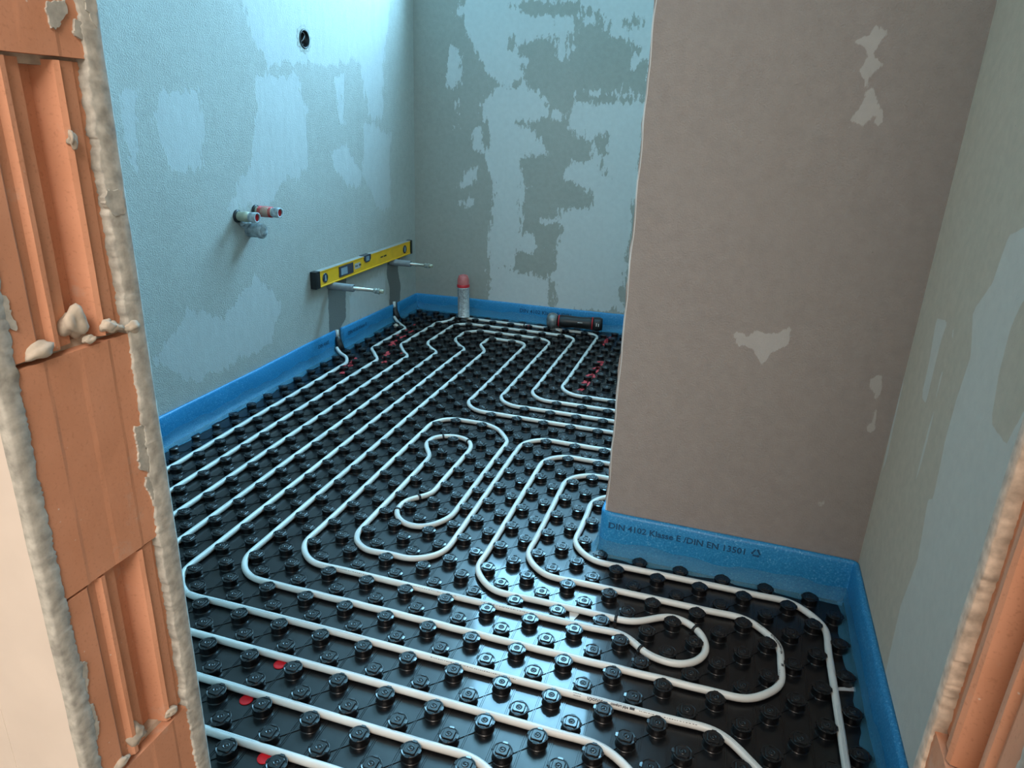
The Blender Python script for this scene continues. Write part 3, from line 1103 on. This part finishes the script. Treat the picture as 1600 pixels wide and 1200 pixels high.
def print_on_pipe(P, s, parent, i, j, txt=None, size=0.0065, tilt=0.6, flip=False, dashes=0, mat=None, bold=0.0, start=0.0):
    """lettering wrapped on the top of a pipe; starts near lattice point (i, j), runs along the pipe"""
    k0 = nearest(P, i, j)
    dirn = -1 if flip else 1
    vs, fs = [], []
    if txt:
        me = text_mesh(txt, size, bold)
        vs = [tuple(v.co) for v in me.vertices]
        fs = [tuple(p.vertices) for p in me.polygons]
        bpy.data.meshes.remove(me)
    x = start
    for q in range(dashes):
        w = random.uniform(.0012, .0042)
        h = size * random.uniform(.35, .6)
        o = len(vs)
        vs += [(x, 0, 0), (x + w, 0, 0), (x + w, h * .35, 0), (x, h * .35, 0)]
        fs.append((o, o + 1, o + 2, o + 3))
        x += w + random.uniform(.0008, .003)
    out = []
    hs = size * 0.35
    for (vx, vy, _z) in vs:
        ss = s[k0] + dirn * vx
        p = np.array([np.interp(ss, s, P[:, c]) for c in range(3)])
        t = np.array([np.interp(ss + dirn * .002, s, P[:, c]) for c in range(3)]) - p
        t /= np.linalg.norm(t) + 1e-12
        side = np.cross([0, 0, 1.0], t)          # left of the running direction
        side /= np.linalg.norm(side)
        up = np.cross(t, side)
        ang = (vy - hs) / R_P - tilt
        n = up * math.cos(ang) + side * math.sin(ang)
        out.append(tuple(p + n * (R_P + 0.00025)))
    m_ = MB()
    m_.add(out, fs)
    return m_.build('lettering', mat or M_INK, parent)


for (Pq, sq_, par, i, j, txt, size, fl, n) in (
        (PA, sA, pA, 7.38, -3.5, 'uponor', .0100, False, 0),
        (PA, sA, pA, 8.12, -3.5, 'comfort pipe', .0064, False, 0),
        (PA, sA, pA, 14.25, 2.8, 'uponor', .0100, False, 0),
        (PA, sA, pA, 14.55, 2.1, 'comfort pipe', .0064, False, 0),
):
    if txt:
        print_on_pipe(Pq, sq_, par, i, j, txt, size, -0.15 if i > 14 else 0.62, fl, bold=0.00028)


def bar_block(P, s, parent, i, j, n, w, gap, h, tilt=0.35):
    k0 = nearest(P, i, j)
    vs, fs = [], []
    for q in range(n):
        o = len(vs)
        x = q * (w + gap)
        seg = max(1, int(w / .002))
        for g in range(seg):
            a, b = x + w * g / seg, x + w * (g + 1) / seg
            o = len(vs)
            vs += [(a, -h / 2), (b, -h / 2), (b, h / 2), (a, h / 2)]
            fs.append((o, o + 1, o + 2, o + 3))
    out = []
    for vx, vy in vs:
        ss = s[k0] + vx
        p = np.array([np.interp(ss, s, P[:, c]) for c in range(3)])
        t = np.array([np.interp(ss + .002, s, P[:, c]) for c in range(3)]) - p
        t /= np.linalg.norm(t)
        side = np.cross([0, 0, 1.0], t)
        side /= np.linalg.norm(side)
        up = np.cross(t, side)
        ang = vy / R_P - tilt
        out.append(tuple(p + (up * math.cos(ang) + side * math.sin(ang)) * (R_P + .0003)))
    m_ = MB()
    m_.add(out, fs)
    m_.build('lettering', M_INK, parent)


bar_block(PA, sA, pA, 6.8, -3.5, 9, .0008, .0009, .006, .62)
bar_block(PA, sA, pA, 9.0, -3.5, 1, .0095, 0, .0045, .62)
bar_block(PA, sA, pA, 14.65, .95, 1, .008, 0, .005, -.15)
bar_block(PA, sA, pA, 13.75, 3.3, 8, .0008, .0009, .006, 0)
for (Pq, sq_, par, i, j, n) in ((PA, sA, pA, -6.5, .5, 26), (PA, sA, pA, -2.2, .5, 30), (PA, sA, pA, 1.6, .5, 22), (PA, sA, pA, 8.6, -1.6, 60), (PA, sA, pA, 12.5, -1.6, 30), (PA, sA, pA, 3.5, -1.6, 34),
                            (PA, sA, pA, 0.8, -3.5, 40), (PA, sA, pA, 14.6, .6, 24), (PB, sB, pB, 3.0, -7.5, 30), (PC, sC, pC, -9.5, -9.5, 50), (PA, sA, pA, 5.2, -1.6, 22), (PA, sA, pA, 9.2, -3.5, 24),
                            (PA, sA, pA, -6.5, 12.2, 14), (PB, sB, pB, -16.5, 17.5, 14), (PD, sD, pD, -20.6, 22.0, 5), (PA, sA, pA, -14.5, 12.5, 12), (PA, sA, pA, -7.5, 28.0, 9), (PA, sA, pA, -10.5, 31, 8),
                            (PA, sA, pA, -12.5, 9.0, 10), (PA, sA, pA, 0.4, -5.5, 20)):
    print_on_pipe(Pq, sq_, par, i, j, None, .0060, .5, False, n, M_INK)


# black pipe clips
def clip(P, s, i, j, label):
    k = nearest(P, i, j)
    p = P[k]
    t = P[min(k + 2, len(P) - 1)] - P[max(k - 2, 0)]
    a = math.atan2(t[1], t[0])
    e = empty('pipe_clip', (p[0], p[1], 0.0), (0, 0, a), label=label, cat='pipe clip', group='black clips on the white heating pipe')
    m_ = MB()
    M_ = Matrix.Translation((-.004, 0, p[2])) @ Matrix.Rotation(math.pi / 2, 4, 'Y')
    m_.lathe([(.0078, .0005), (.0098, .0005), (.0102, .0035), (.0098, .0065), (.0078, .0065)], 16, M_, cap1=False)
    m_.build('ring', M_BLACKMAT, e)
    m_ = MB()
    m_.box(-.003, -.013, 0, .003, -.008, .011)
    m_.box(-.003, .008, 0, .003, .013, .011)
    m_.box(-.004, -.015, 0, .004, .015, .002)
    m_.build('foot', M_BLACKMAT, e)


clip(PA, sA, -7.0, 16.45, 'black clip at the top left of the small inner pipe loop')
clip(PA, sA, -4.9, 16.3, 'black clip at the top right of the small inner pipe loop')
clip(PA, sA, -5.1, 8.35, 'black clip halfway down the small inner loop, where the pipe narrows')
clip(PA, sA, -5.65, 6.4, 'black clip on the lower left bend of the inner pipe loop')
clip(PA, sA, 7.6, 1.5, 'black clip at the start of the hairpin loop in front of the partition')
clip(PA, sA, 11.2, 2.1, 'black clip on the far bend of the hairpin loop in front of the partition')
clip(PA, sA, 8.8, -.15, 'black clip on the near leg of the hairpin loop in front of the partition')
clip(PA, sA, -11.2, 39.55, 'black clip on the small hooked bend near the back wall strip')
clip(PB, sB, -9.6, 45.5, 'black clip on the pipe between the spray can and the grinder')


# ------------------------------------------------------------------ edge insulation strips
def strip(pts, label, h0, h1, seed, thick=0.010, inward=1, film_w=0.034, film_h=0.040, text=None, cap=(True, True)):
    """foam strip along a plan polyline (metres); inward: side (+1 left of the direction) that faces the room"""
    P = [np.array(p, float) for p in pts]
    rs = [P[0]]
    for k in range(1, len(P) - 1):
        a, b, c = P[k - 1], P[k], P[k + 1]
        d1 = (a - b) / np.linalg.norm(a - b)
        d2 = (c - b) / np.linalg.norm(c - b)
        r = 0.018
        for q in range(7):
            t = q / 6
            rs.append((1 - t) ** 2 * (b + d1 * r) + 2 * t * (1 - t) * b + t * t * (b + d2 * r))
    rs.append(P[-1])
    fine = []
    for a, b in zip(rs[:-1], rs[1:]):
        L_ = np.linalg.norm(b - a)
        k = max(1, int(L_ / 0.02))
        fine += [a + (b - a) * q / k for q in range(k)]
    fine.append(rs[-1])
    Q = np.array(fine)
    s = np.r_[0, np.cumsum(np.hypot(*np.diff(Q, axis=0).T))]
    T = np.gradient(Q, axis=0)
    T /= np.linalg.norm(T, axis=1)[:, None]
    N = np.c_[-T[:, 1], T[:, 0]] * inward
    r = np.random.RandomState(seed)
    ph = r.uniform(0, 6, 4)
    wob = 0.0012 * (np.sin(s * 11 + ph[0]) + .7 * np.sin(s * 27 + ph[1]))
    hz = h0 + (h1 - h0) * s / s[-1] + 0.0012 * np.sin(s * 7 + ph[2])
    root = MB()
    vs, fs = [], []
    m_ = 9
    for k in range(len(Q)):
        h = hz[k]
        w = thick + wob[k]
        pf = [(0, -.01), (0, h), (w * .35, h + .002), (w * .8, h + .0005), (w * 1.05, h - .006), (w, h * .6), (w * 1.05, h * .35), (w * 1.0, .02), (w * 1.1, -.01)]
        for (o, z) in pf:
            q = Q[k] + N[k] * o
            vs.append((q[0], q[1], z))
    for k in range(len(Q) - 1):
        for i in range(m_ - 1):
            b = k * m_ + i
            fs.append((b, b + 1, b + m_ + 1, b + m_))
    fs.append(tuple(range(m_)))
    fs.append(tuple((len(Q) - 1) * m_ + i for i in reversed(range(m_))))
    root.add(vs, fs, 0, True)
    o = root.build('edge_strip', M_FOAM, label=label, cat='edge strip')
    # clear film apron
    vs, fs = [], []
    fm = 6
    for k in range(len(Q)):
        wv = 0.004 * math.sin(s[k] * 19 + ph[3]) + 0.003 * math.sin(s[k] * 53 + ph[1]) + r.uniform(-.0015, .0015)
        w = thick + wob[k]
        fh = film_h + wv
        pf = [(w + .0012, fh), (w + .0016, fh * .75), (w + .004, fh * .5), (w + .009 + wv * .3, fh * .28), (w + film_w * .6, .005), (w + film_w + wv, .0012)]
        for i, (oo, z) in enumerate(pf):
            q = Q[k] + N[k] * (oo + (r.uniform(-.0008, .0008) if 0 < i < 5 else 0))
            vs.append((q[0], q[1], max(z, .001) + .0004))
    for k in range(len(Q) - 1):
        for i in range(fm - 1):
            b = k * fm + i
            fs.append((b, b + 1, b + fm + 1, b + fm))
    fl = MB()
    fl.add(vs, fs, 0, True)
    fl.build('plastic_film', M_FILM, o)
    if text:
        for (s0, z0, txt, size) in text:
            me = text_mesh(txt, size, 0.0004)
            out, ff = [], [tuple(p.vertices) for p in me.polygons]
            for v in me.vertices:
                ss = s0 + v.co.x * (-inward)
                q = np.array([np.interp(ss, s, Q[:, 0]), np.interp(ss, s, Q[:, 1])])
                nn = np.array([np.interp(ss, s, N[:, 0]), np.interp(ss, s, N[:, 1])])
                ww = thick * 1.06 + 0.0045 + 0 * ss
                q = q + nn * (thick + np.interp(ss, s, wob)) * 1.0 + nn * 0.0012
                out.append((q[0], q[1], z0 + v.co.y))
            t_ = MB()
            t_.add(out, ff)
            t_.build('lettering', M_FOAMINK, o)
            bpy.data.meshes.remove(me)
    return o, Q, s


M_FOAMINK = simple('foam_print', (0.012, 0.07, 0.16, 1), 0.7)

# direction chosen so that text runs left to right as read from the room
strip([(LX, 1.500), (LX, DY1)], 'blue foam edge strip along the near part of the left wall', 0.104, 0.104, 1, inward=1,
      text=[(0.15, 0.062, 'DIN 4102', 0.022)])
strip([(LX, 2.105), (LX, 1.555)], 'short blue foam edge strip with dark print under the spirit level', 0.090, 0.100, 2, inward=1,
      text=[(0.50, 0.056, 'DIN 4102 Klasse E', 0.024)])
so, Qb, sb = strip([(1.03, BY), (LX, BY), (LX, 2.150)], 'blue foam edge strip along the back wall, turning the far left corner', 0.104, 0.086, 3, inward=1,
                   text=[(1.573, 0.050, 'DIN 4102 Klasse E /DIN', 0.029), ])
strip([(RX, DY1), (RX, PY), (PX, PY), (PX, PY + PT)], 'blue foam edge strip round the foot of the partition and down the right wall', 0.093, 0.121, 4, inward=1, thick=0.013,
      film_w=0.020, text=[(DY1 * -1 + PY + (RX - PX) - 0.02, 0.078, 'DIN 4102 Klasse E /DIN EN 13501', 0.0235)])


# recycling triangle printed after the standard number
def recycle(px, pz, r, y, parent):
    m_ = MB()
    for q in range(3):
        a = math.radians(90 + 120 * q)
        b = math.radians(90 + 120 * (q + 1))
        A0 = Vector((px + r * math.cos(a), y, pz + r * math.sin(a)))
        B0 = Vector((px + r * math.cos(b), y, pz + r * math.sin(b)))
        d = (B0 - A0).normalized()
        n = Vector((-d.z, 0, d.x))
        p0, p1 = A0 + d * r * .35, B0 - d * r * .55
        w = r * .13
        m_.add([p0 - n * w, p1 - n * w, p1 + n * w, p0 + n * w], [(0, 1, 2, 3)])
        m_.add([p1 - n * w * 2.4, p1 + d * r * .34, p1 + n * w * 2.4], [(0, 1, 2)])
    m_.build('recycling_mark', M_FOAMINK, parent)


recycle(0.668, 0.088, 0.014, PY - 0.0158, [o for o in COL.objects if o.name.startswith('edge_strip')][-1])

# ------------------------------------------------------------------ pipe outlets at the foot of the two chases
def boot(y, label):
    e = empty('pipe_boot', (LX + .012, y, 0), label=label, cat='pipe boot')
    m_ = MB()
    m_.tube([(0, 0, .075), (.004, .0, .055), (.012, -.002, .035), (.028, -.006, .018)], [.013, .016, .017, .0125], 10)
    m_.build('sleeve', M_BLACKMAT, e)
    m_ = MB()
    m_.tube([(-.002, .004, .105), (0, .002, .07)], [.008, .008], 10)
    m_.build('pipe_stub', M_WHITE, e)


boot(1.508, 'black pipe sleeve in the wall strip gap under the near end of the level')
boot(2.093, 'black pipe sleeve in the wall strip gap under the far end of the level')

# ------------------------------------------------------------------ spirit level
LY0, LY1, LZ0, LZ1 = 1.335, 2.290, 0.3335, 0.402
lv = empty('spirit_level', (LX + .003, LY0, LZ0), label='long yellow spirit level with black end caps resting on the two wall pipes', cat='spirit level')
Ln, Hh, Th = LY1 - LY0, LZ1 - LZ0, 0.026
slope = 0.012
m_ = MB()
e_ = .004
prof = [(0, 0), (Th, 0), (Th, e_), (Th - .002, e_ + .002), (Th - .002, Hh - e_ - .002), (Th, Hh - e_), (Th, Hh), (0, Hh)]
m_.prism([(p[0], p[1]) for p in prof], 1, 0.03, Ln - .02)
body = m_.build('body', M_YELLOW, lv)
m_ = MB()
m_.box(0.0005, .03, Hh, Th - .001, Ln - .02, Hh + .0012)
m_.build('top_face', M_ALU, lv)
for (y0, y1) in ((0, .032), (Ln - .022, Ln)):
    m_ = MB()
    m_.box(-.001, y0, -.002, Th + .001, y1, Hh + .002)
    m_.box(-.0005, y0 + .006, .008, Th + .002, y1 - .006, Hh - .008)
    m_.build('end_cap', M_BLACKMAT, lv)


def disc_vial(y, r=.021):
    m_ = MB()
    M_ = Matrix.Translation((Th - .003, y, Hh / 2)) @ Matrix.Rotation(math.pi / 2, 4, 'Y')
    m_.lathe([(r, 0), (r, .003), (r * .72, .0038), (r * .68, .0015), (.0001, .0015)], 22, M_)
    v = m_.build('vial', M_GLASSB, lv)
    m_ = MB()
    m_.box(Th - .002, y - .006, Hh / 2 - .013, Th + .0012, y + .006, Hh / 2 + .013)
    m_.build('glass', M_VIAL, v)


disc_vial(.075)
disc_vial(.865)
m_ = MB()
m_.box(Th - .003, .19, .014, Th + .001, .315, .060)
w_ = m_.build('read_window', M_GLASSB, lv)
m_ = MB()
m_.box(Th - .001, .205, .020, Th + .0016, .26, .052)
m_.build('glass', M_VIAL, w_)
m_ = MB()
m_.prism([(.42, .050), (.435, .038), (.47, .038), (.485, .050), (.485, Hh + .003), (.42, Hh + .003)], 0, -.0005, Th + .0015)
c_ = m_.build('centre_vial', M_GLASSB, lv)
m_ = MB()
m_.box(.002, .437, .045, Th + .0022, .468, Hh - .002)
m_.build('glass', M_VIAL, c_)


def flat_text(txt, size, M_, name, mat, parent, bold=0.0):
    me = text_mesh(txt, size, bold)
    t_ = MB()
    t_.add([tuple(M_ @ v.co) for v in me.vertices], [tuple(p.vertices) for p in me.polygons])
    bpy.data.meshes.remove(me)
    return t_.build(name, mat, parent)


RT = Matrix(((0, 0, 1, 0), (1, 0, 0, 0), (0, 1, 0, 0), (0, 0, 0, 1)))      # text x -> +y, y -> +z, facing +x
# mirrored reading direction: seen from +x, +y runs to the right in the picture
m_ = MB()
m_.box(Th - .0019, .33, .024, Th - .0012, .385, .050)
m_.build('badge', M_ALU, lv)
for y0, n_w, z0, hh in ((.337, (3, 3), .033, .010), (.590, (4, 5), .034, .008)):      # worn print, not legible in the photograph
    m_ = MB()
    y = y0
    for w in n_w:
        for q in range(w):
            m_.box(Th - .0019, y, z0, Th - .0008, y + hh * .55, z0 + hh * random.uniform(.7, 1))
            y += hh * .8
        y += hh * .9
    m_.build('worn_print', M_INK, lv)


# ------------------------------------------------------------------ wall pipes with grey sleeves under the level
def wall_pipe(y, z, x_end_sleeve, x_end, label):
    e = empty('wall_pipe', (LX, y, z), label=label, cat='pipe stub')
    R = Matrix.Rotation(math.pi / 2, 4, 'Y')
    m_ = MB()
    m_.lathe([(.0165, -.02), (.0165, x_end_sleeve), (.0155, x_end_sleeve + .001), (.0105, x_end_sleeve + .001), (.010, x_end_sleeve - .004)], 18, R)
    m_.build('sleeve', M_GREY, e)
    m_ = MB()
    m_.lathe([(.0075, 0), (.0075, x_end)], 14, R)
    m_.build('tube', M_STEEL, e)
    m_ = MB()
    m_.lathe([(.0115, x_end - .012), (.0125, x_end - .010), (.0125, x_end - .001), (.0115, x_end)], 6, R, smooth=False, cap0=True)
    m_.lathe([(.0095, x_end), (.0095, x_end + .006), (.0135, x_end + .006), (.0135, x_end + .016)], 6, R, smooth=False)
    m_.build('nut', M_STEEL, e)
    m_ = MB()
    m_.lathe([(.0085, x_end + .016), (.009, x_end + .030), (.007, x_end + .032)], 12, R)
    m_.build('plug', M_BRASS, e)


wall_pipe(1.478, 0.318, 0.125, 0.236, 'grey sleeved steel pipe stub under the near end of the spirit level')
wall_pipe(2.085, 0.318, 0.115, 0.205, 'grey sleeved steel pipe stub under the far end of the spirit level')


# ------------------------------------------------------------------ tap connections
def tap(y, z, x_end, label, rot=(0, 0, 0), thread=False):
    e = empty('tap_connection', (LX, y, z), rot, label=label, cat='pipe connection')
    R = Matrix.Rotation(math.pi / 2, 4, 'Y')
    m_ = MB()
    m_.lathe([(.0225, -.003), (.0225, .004), (.020, .007), (.017, .008)], 20, R)
    m_.build('rim', M_BLACKMAT, e)
    m_ = MB()
    m_.lathe([(.0165, 0), (.0165, .03), (.0185, .032), (.0185, x_end * .55), (.0150, x_end * .58), (.0150, x_end - .012)], 18, R)
    m_.build('body', M_BRASS, e)
    m_ = MB()
    m_.lathe([(.0165, x_end - .03), (.018, x_end - .02), (.0185, x_end), (.0135, x_end), (.0130, x_end - .012)], 16, R)
    pl = m_.build('plug', M_DUST, e)
    m_ = MB()
    m_.lathe([(.0132, x_end - .010), (.0132, x_end - .004), (.006, x_end - .009)], 14, R)
    m_.build('plug_core', M_RED, pl)
    if thread:
        m_ = MB()
        for q in range(9):
            a = .018 + q * .0062
            m_.lathe([(.0168, a), (.0198, a + .0018), (.0168, a + .0036)], 18, R, cap1=False)
        m_.build('thread', M_RED, e)
    return e


tap(.905, .683, .084, 'shorter brass tap connection with dark wall ring and red plug')
tap(1.010, .690, .105, 'ribbed tap connection with red thread and red plug', thread=True)
e = empty('drain_outlet', (LX, .962, .628), label='grey dusty capped drain stub below the two tap connections', cat='drain pipe')
R = Matrix.Rotation(math.pi / 2, 4, 'Y') @ Matrix.Identity(4)
m_ = MB()
m_.lathe([(.0245, -.01), (.0245, .045), (.027, .047), (.027, .060), (.024, .063)], 20, R)
m_.build('socket', M_DUST, e)
m_ = MB()
m_.lathe([(.019, .063), (.018, .066), (.008, .067)], 16, R)
m_.build('cap', M_DUST, e)
lump('plaster_lump', (.012, -.03, .028), .016, M_DUST, 77, e, (.8, 1.2, .9))

# ------------------------------------------------------------------ round socket box in the left wall
e = empty('socket_box', (LX, HC[0], HC[1]), label='round black cable box sunk in the upper left wall', cat='junction box')
m_ = MB()
m_.lathe([(.0335, .003), (.0325, .0045), (.030, .0045), (.0285, .002), (.0285, -.045), (.0001, -.045)], 28, R, cap1=False)
m_.lathe([(.0345, .003), (.0345, -.06)], 28, R, cap1=False)
m_.build('box', M_BLACKMAT, e)
m_ = MB()
m_.tube([(-.01 + .006 * math.sin(a), .024 * math.cos(a) - .002, .024 * math.sin(a)) for a in np.linspace(0, 5.6, 26)], .0013, 6)
m_.tube([(-.004, -.018, -.012), (-.002, -.002, -.002), (-.006, .016, .014)], .0013, 6)
m_.build('cable', M_GREY, e)
m_ = MB()                                             # broken plaster collar that closes the gap
n_ = 40
rr_ = [.0335 for k in range(n_)]
ro = [.049 + .004 * math.sin(k * 1.7) + RNG.uniform(-.002, .003) for k in range(n_)]
vs = [(.0012, rr_[k] * math.cos(k * 2 * math.pi / n_), rr_[k] * math.sin(k * 2 * math.pi / n_)) for k in range(n_)]
vs += [(.0022, (rr_[k] + .3 * (ro[k] - rr_[k])) * math.cos(k * 2 * math.pi / n_), (rr_[k] + .3 * (ro[k] - rr_[k])) * math.sin(k * 2 * math.pi / n_)) for k in range(n_)]
vs += [(.0005, ro[k] * math.cos(k * 2 * math.pi / n_), ro[k] * math.sin(k * 2 * math.pi / n_)) for k in range(n_)]
fs = [(q * n_ + k, q * n_ + (k + 1) % n_, (q + 1) * n_ + (k + 1) % n_, (q + 1) * n_ + k) for q in (0, 1) for k in range(n_)]
m_.add(vs, fs, 0, True)
m_.build('plaster_collar', M_EDGE, e)

# ------------------------------------------------------------------ spray can
cx, cy = -0.822, 2.262
e = empty('spray_can', (cx, cy, .0205), (0, math.radians(-1.5), 0), label='spray can with pale printed label and red cap standing on the mat', cat='spray can')
m_ = MB()
m_.lathe([(.030, 0), (.0325, .002), (.0325, .006), (.0315, .008), (.0315, .158), (.033, .160), (.033, .164)], 28, cap0=True)
m_.build('can', M_CAN, e)
m_ = MB()
m_.lathe([(.0335, .164), (.034, .170), (.0335, .178), (.031, .180)], 28)
m_.build('collar', M_RED, e)
m_ = MB()
m_.lathe([(.0315, .179), (.0315, .205), (.029, .212), (.024, .226), (.0195, .228), (.019, .220)], 28)
m_.build('cap', M_PINKCAP, e)
m_ = MB()
for q in range(26):
    z = .150 - q * .0055
    a0 = -2.6 + (0 if q % 2 else .05)
    for (u0, u1) in ((0, .75), (.85, 1.55)):
        u1 = u1 - random.uniform(0, .25)
        k = 5
        vs, fs = [], []
        for g in range(k + 1):
            a = a0 + u0 + (u1 - u0) * g / k
            for zz in (z, z - .0022):
                vs.append((.0318 * math.cos(a), .0318 * math.sin(a), zz))
        fs = [(2 * g, 2 * g + 1, 2 * g + 3, 2 * g + 2) for g in range(k)]
        m_.add(vs, fs)
m_.build('label_print', M_INKG, e)

# ------------------------------------------------------------------ angle grinder lying by the back wall
g0 = Vector((-.302, 2.262, .060))
g1 = Vector((-.062, 2.292, .054))
d = g1 - g0
GS = 1.35
e = empty('angle_grinder', tuple(g0), (0, 0, math.atan2(d.y, d.x)), label='dark cylindrical power tool with grey gear head and red rings lying before the back strip', cat='power tool')
L_ = d.length
R = Matrix.Rotation(math.pi / 2, 4, 'Y')
RG = R @ Matrix.Diagonal((GS, GS, 1, 1))
m_ = MB()
m_.lathe([(.020, .0), (.0235, .02), (.0245, .05), (.0225, .09), (.0215, .13), (.0235, .165), (.0245, .19)], 22, RG, cap0=True)
m_.build('body', M_BLACKMAT, e)
m_ = MB()
m_.lathe([(.0252, .182), (.0252, .187)], 22, RG, cap0=True)
m_.lathe([(.0230, .008), (.0236, .013)], 22, RG, cap0=True)
m_.build('red_ring', M_RED, e)
m_ = MB()
m_.lathe([(.025, .187), (.026, .200), (.026, .222), (.022, .236)], 22, RG, cap0=True)
m_.build('end_cap', M_BLACKMAT, e)
m_ = MB()
m_.box(.205, -.0358, -.004, .209, -.0340, .012)
m_.box(.216, -.0358, -.004, .220, -.0340, .010)
m_.box(.11, -.0310, .006, .135, -.0270, .0085)
m_.build('printed_mark', M_WHITE, e)
m_ = MB()
m_.lathe([(.024, .0), (.0285, -.012), (.030, -.026), (.027, -.042), (.018, -.052)], 24, RG, cap0=True)
gh = m_.build('gear_head', M_GREYMET, e)
m_ = MB()
m_.lathe([(.012, -.018), (.016, -.024), (.022, -.030), (.022, -.034)], 18, Matrix.Translation((-.026, -.006, -.002)))
m_.build('spindle', M_BLACKMAT, e)
m_ = MB()
m_.tube([(-.018, -.02, -.034), (.0, -.035, -.040), (.03, -.048, -.044)], .0022, 6)
m_.build('pin', M_STEEL, e)

# ------------------------------------------------------------------ red marks
def blob(name, pts, mat, z, label, cat, seed, group=None, h=.0006, parent=None):
    """flat ragged patches (i, j, radius, z) joined in one mark"""
    r = np.random.RandomState(seed)
    m_ = MB()
    for (i, j, rad, zz, st) in pts:
        n = 14
        ring = []
        for k in range(n):
            a = 2 * math.pi * k / n
            q = rad * (1 + r.uniform(-.35, .3))
            ring.append((i * A_ + q * math.cos(a), j * A_ + q * st * math.sin(a)))
        m_.prism(ring, 2, zz, zz + h)
    return m_.build(name, mat, parent, label=label, cat=cat, group=group, kind='stuff')


def streak(i0, j0, i1, j1, n, seed, label, w=.012):
    r = np.random.RandomState(seed)
    pts = []
    for k in range(n):
        t = k / max(1, n - 1)
        i, j = i0 + (i1 - i0) * t + r.uniform(-.15, .15), j0 + (j1 - j0) * t + r.uniform(-.2, .2)
        ri, rj = round(i), round(j)
        near = (ri + rj) % 2 == 0 and math.hypot(i - ri, j - rj) < .42
        if near: pts.append((i * .5 + ri * .5, j * .5 + rj * .5, w * r.uniform(.5, .8), .0209, 1.2))
        else: pts.append((i, j, w * r.uniform(.7, 1.3), .0012, 1.8))
    return blob('spray_mark', pts, M_SPRAY, 0, label, 'paint mark', seed)


streak(-.05, 28.5, .4, 37, 26, 1, 'long red sprayed line on the mat beside the partition edge', .010)
streak(-.45, 43.0, -.4, 45.0, 6, 2, 'short red sprayed mark near the right end of the grinder', .011)
streak(-9.0, 43.8, -8.9, 44.8, 3, 3, 'small red sprayed spot between the spray can and the grinder', .009)
streak(-20.0, 25.5, -20.4, 28.6, 9, 4, 'red sprayed mark where the nearest pipe leaves the left wall', .009)
streak(-17.9, 29.0, -19.4, 34.0, 14, 5, 'broken red sprayed line beside the second pipe from the left wall', .008)
streak(-19.7, 34.5, -19.9, 40.2, 12, 6, 'red sprayed line under the pipe entering below the far end of the level', .008)
streak(-17.0, 31.0, -17.2, 31.8, 2, 7, 'faint red sprayed spot beside the third pipe from the left wall', .008)
for (i, j, lb) in ((-4.8, -5.74, 'red round marker peeping from under a pipe, farthest of the three'), (-4.9, -7.74, 'red round marker between two knobs, middle one of the three'),
                   (-2.7, -9.72, 'red round marker near the bottom edge of the view, nearest of the three')):
    m_ = MB()
    m_.lathe([(.0125, .0006), (.0125, .0016), (.0118, .0022), (.006, .0022)], 20, Matrix.Translation((i * A_, j * A_, 0)))
    m_.build('marker_disc', M_DOT, label=lb, cat='marker', group='red round markers on the mat')

m_ = MB()
m_.prism([(.272, .078), (.296, .072), (.287, .040), (.281, .040)], 2, .001, .0022)
m_.build('plastic_scrap', M_WHITE, label='small white triangular scrap under the pipe before the partition', cat='scrap')
m_ = MB()
m_.prism([(.832, .020), (.868, .030), (.868, .041), (.832, .027)], 2, .001, .003)
m_.build('foam_scrap', M_WHITE, label='white scrap sticking out beside the pipe at the right wall', cat='scrap')
lump('foam_bead', (-.7576, .912, .004), .004, M_WHITE, 5, None)
o = [x for x in COL.objects if x.name == 'foam_bead'][0]
o['label'] = 'tiny white foam bead lying between knobs near the left wall'
o['category'] = 'crumb'
lump('mortar_crumb', (-1.092, 1.985, .010), .015, M_MORTAR, 6, None, (1, 1, .6))
o = [x for x in COL.objects if x.name == 'mortar_crumb'][0]
o['label'] = 'beige mortar crumb on the mat by the left wall strip'
o['category'] = 'crumb'

bpy.context.view_layer.update()
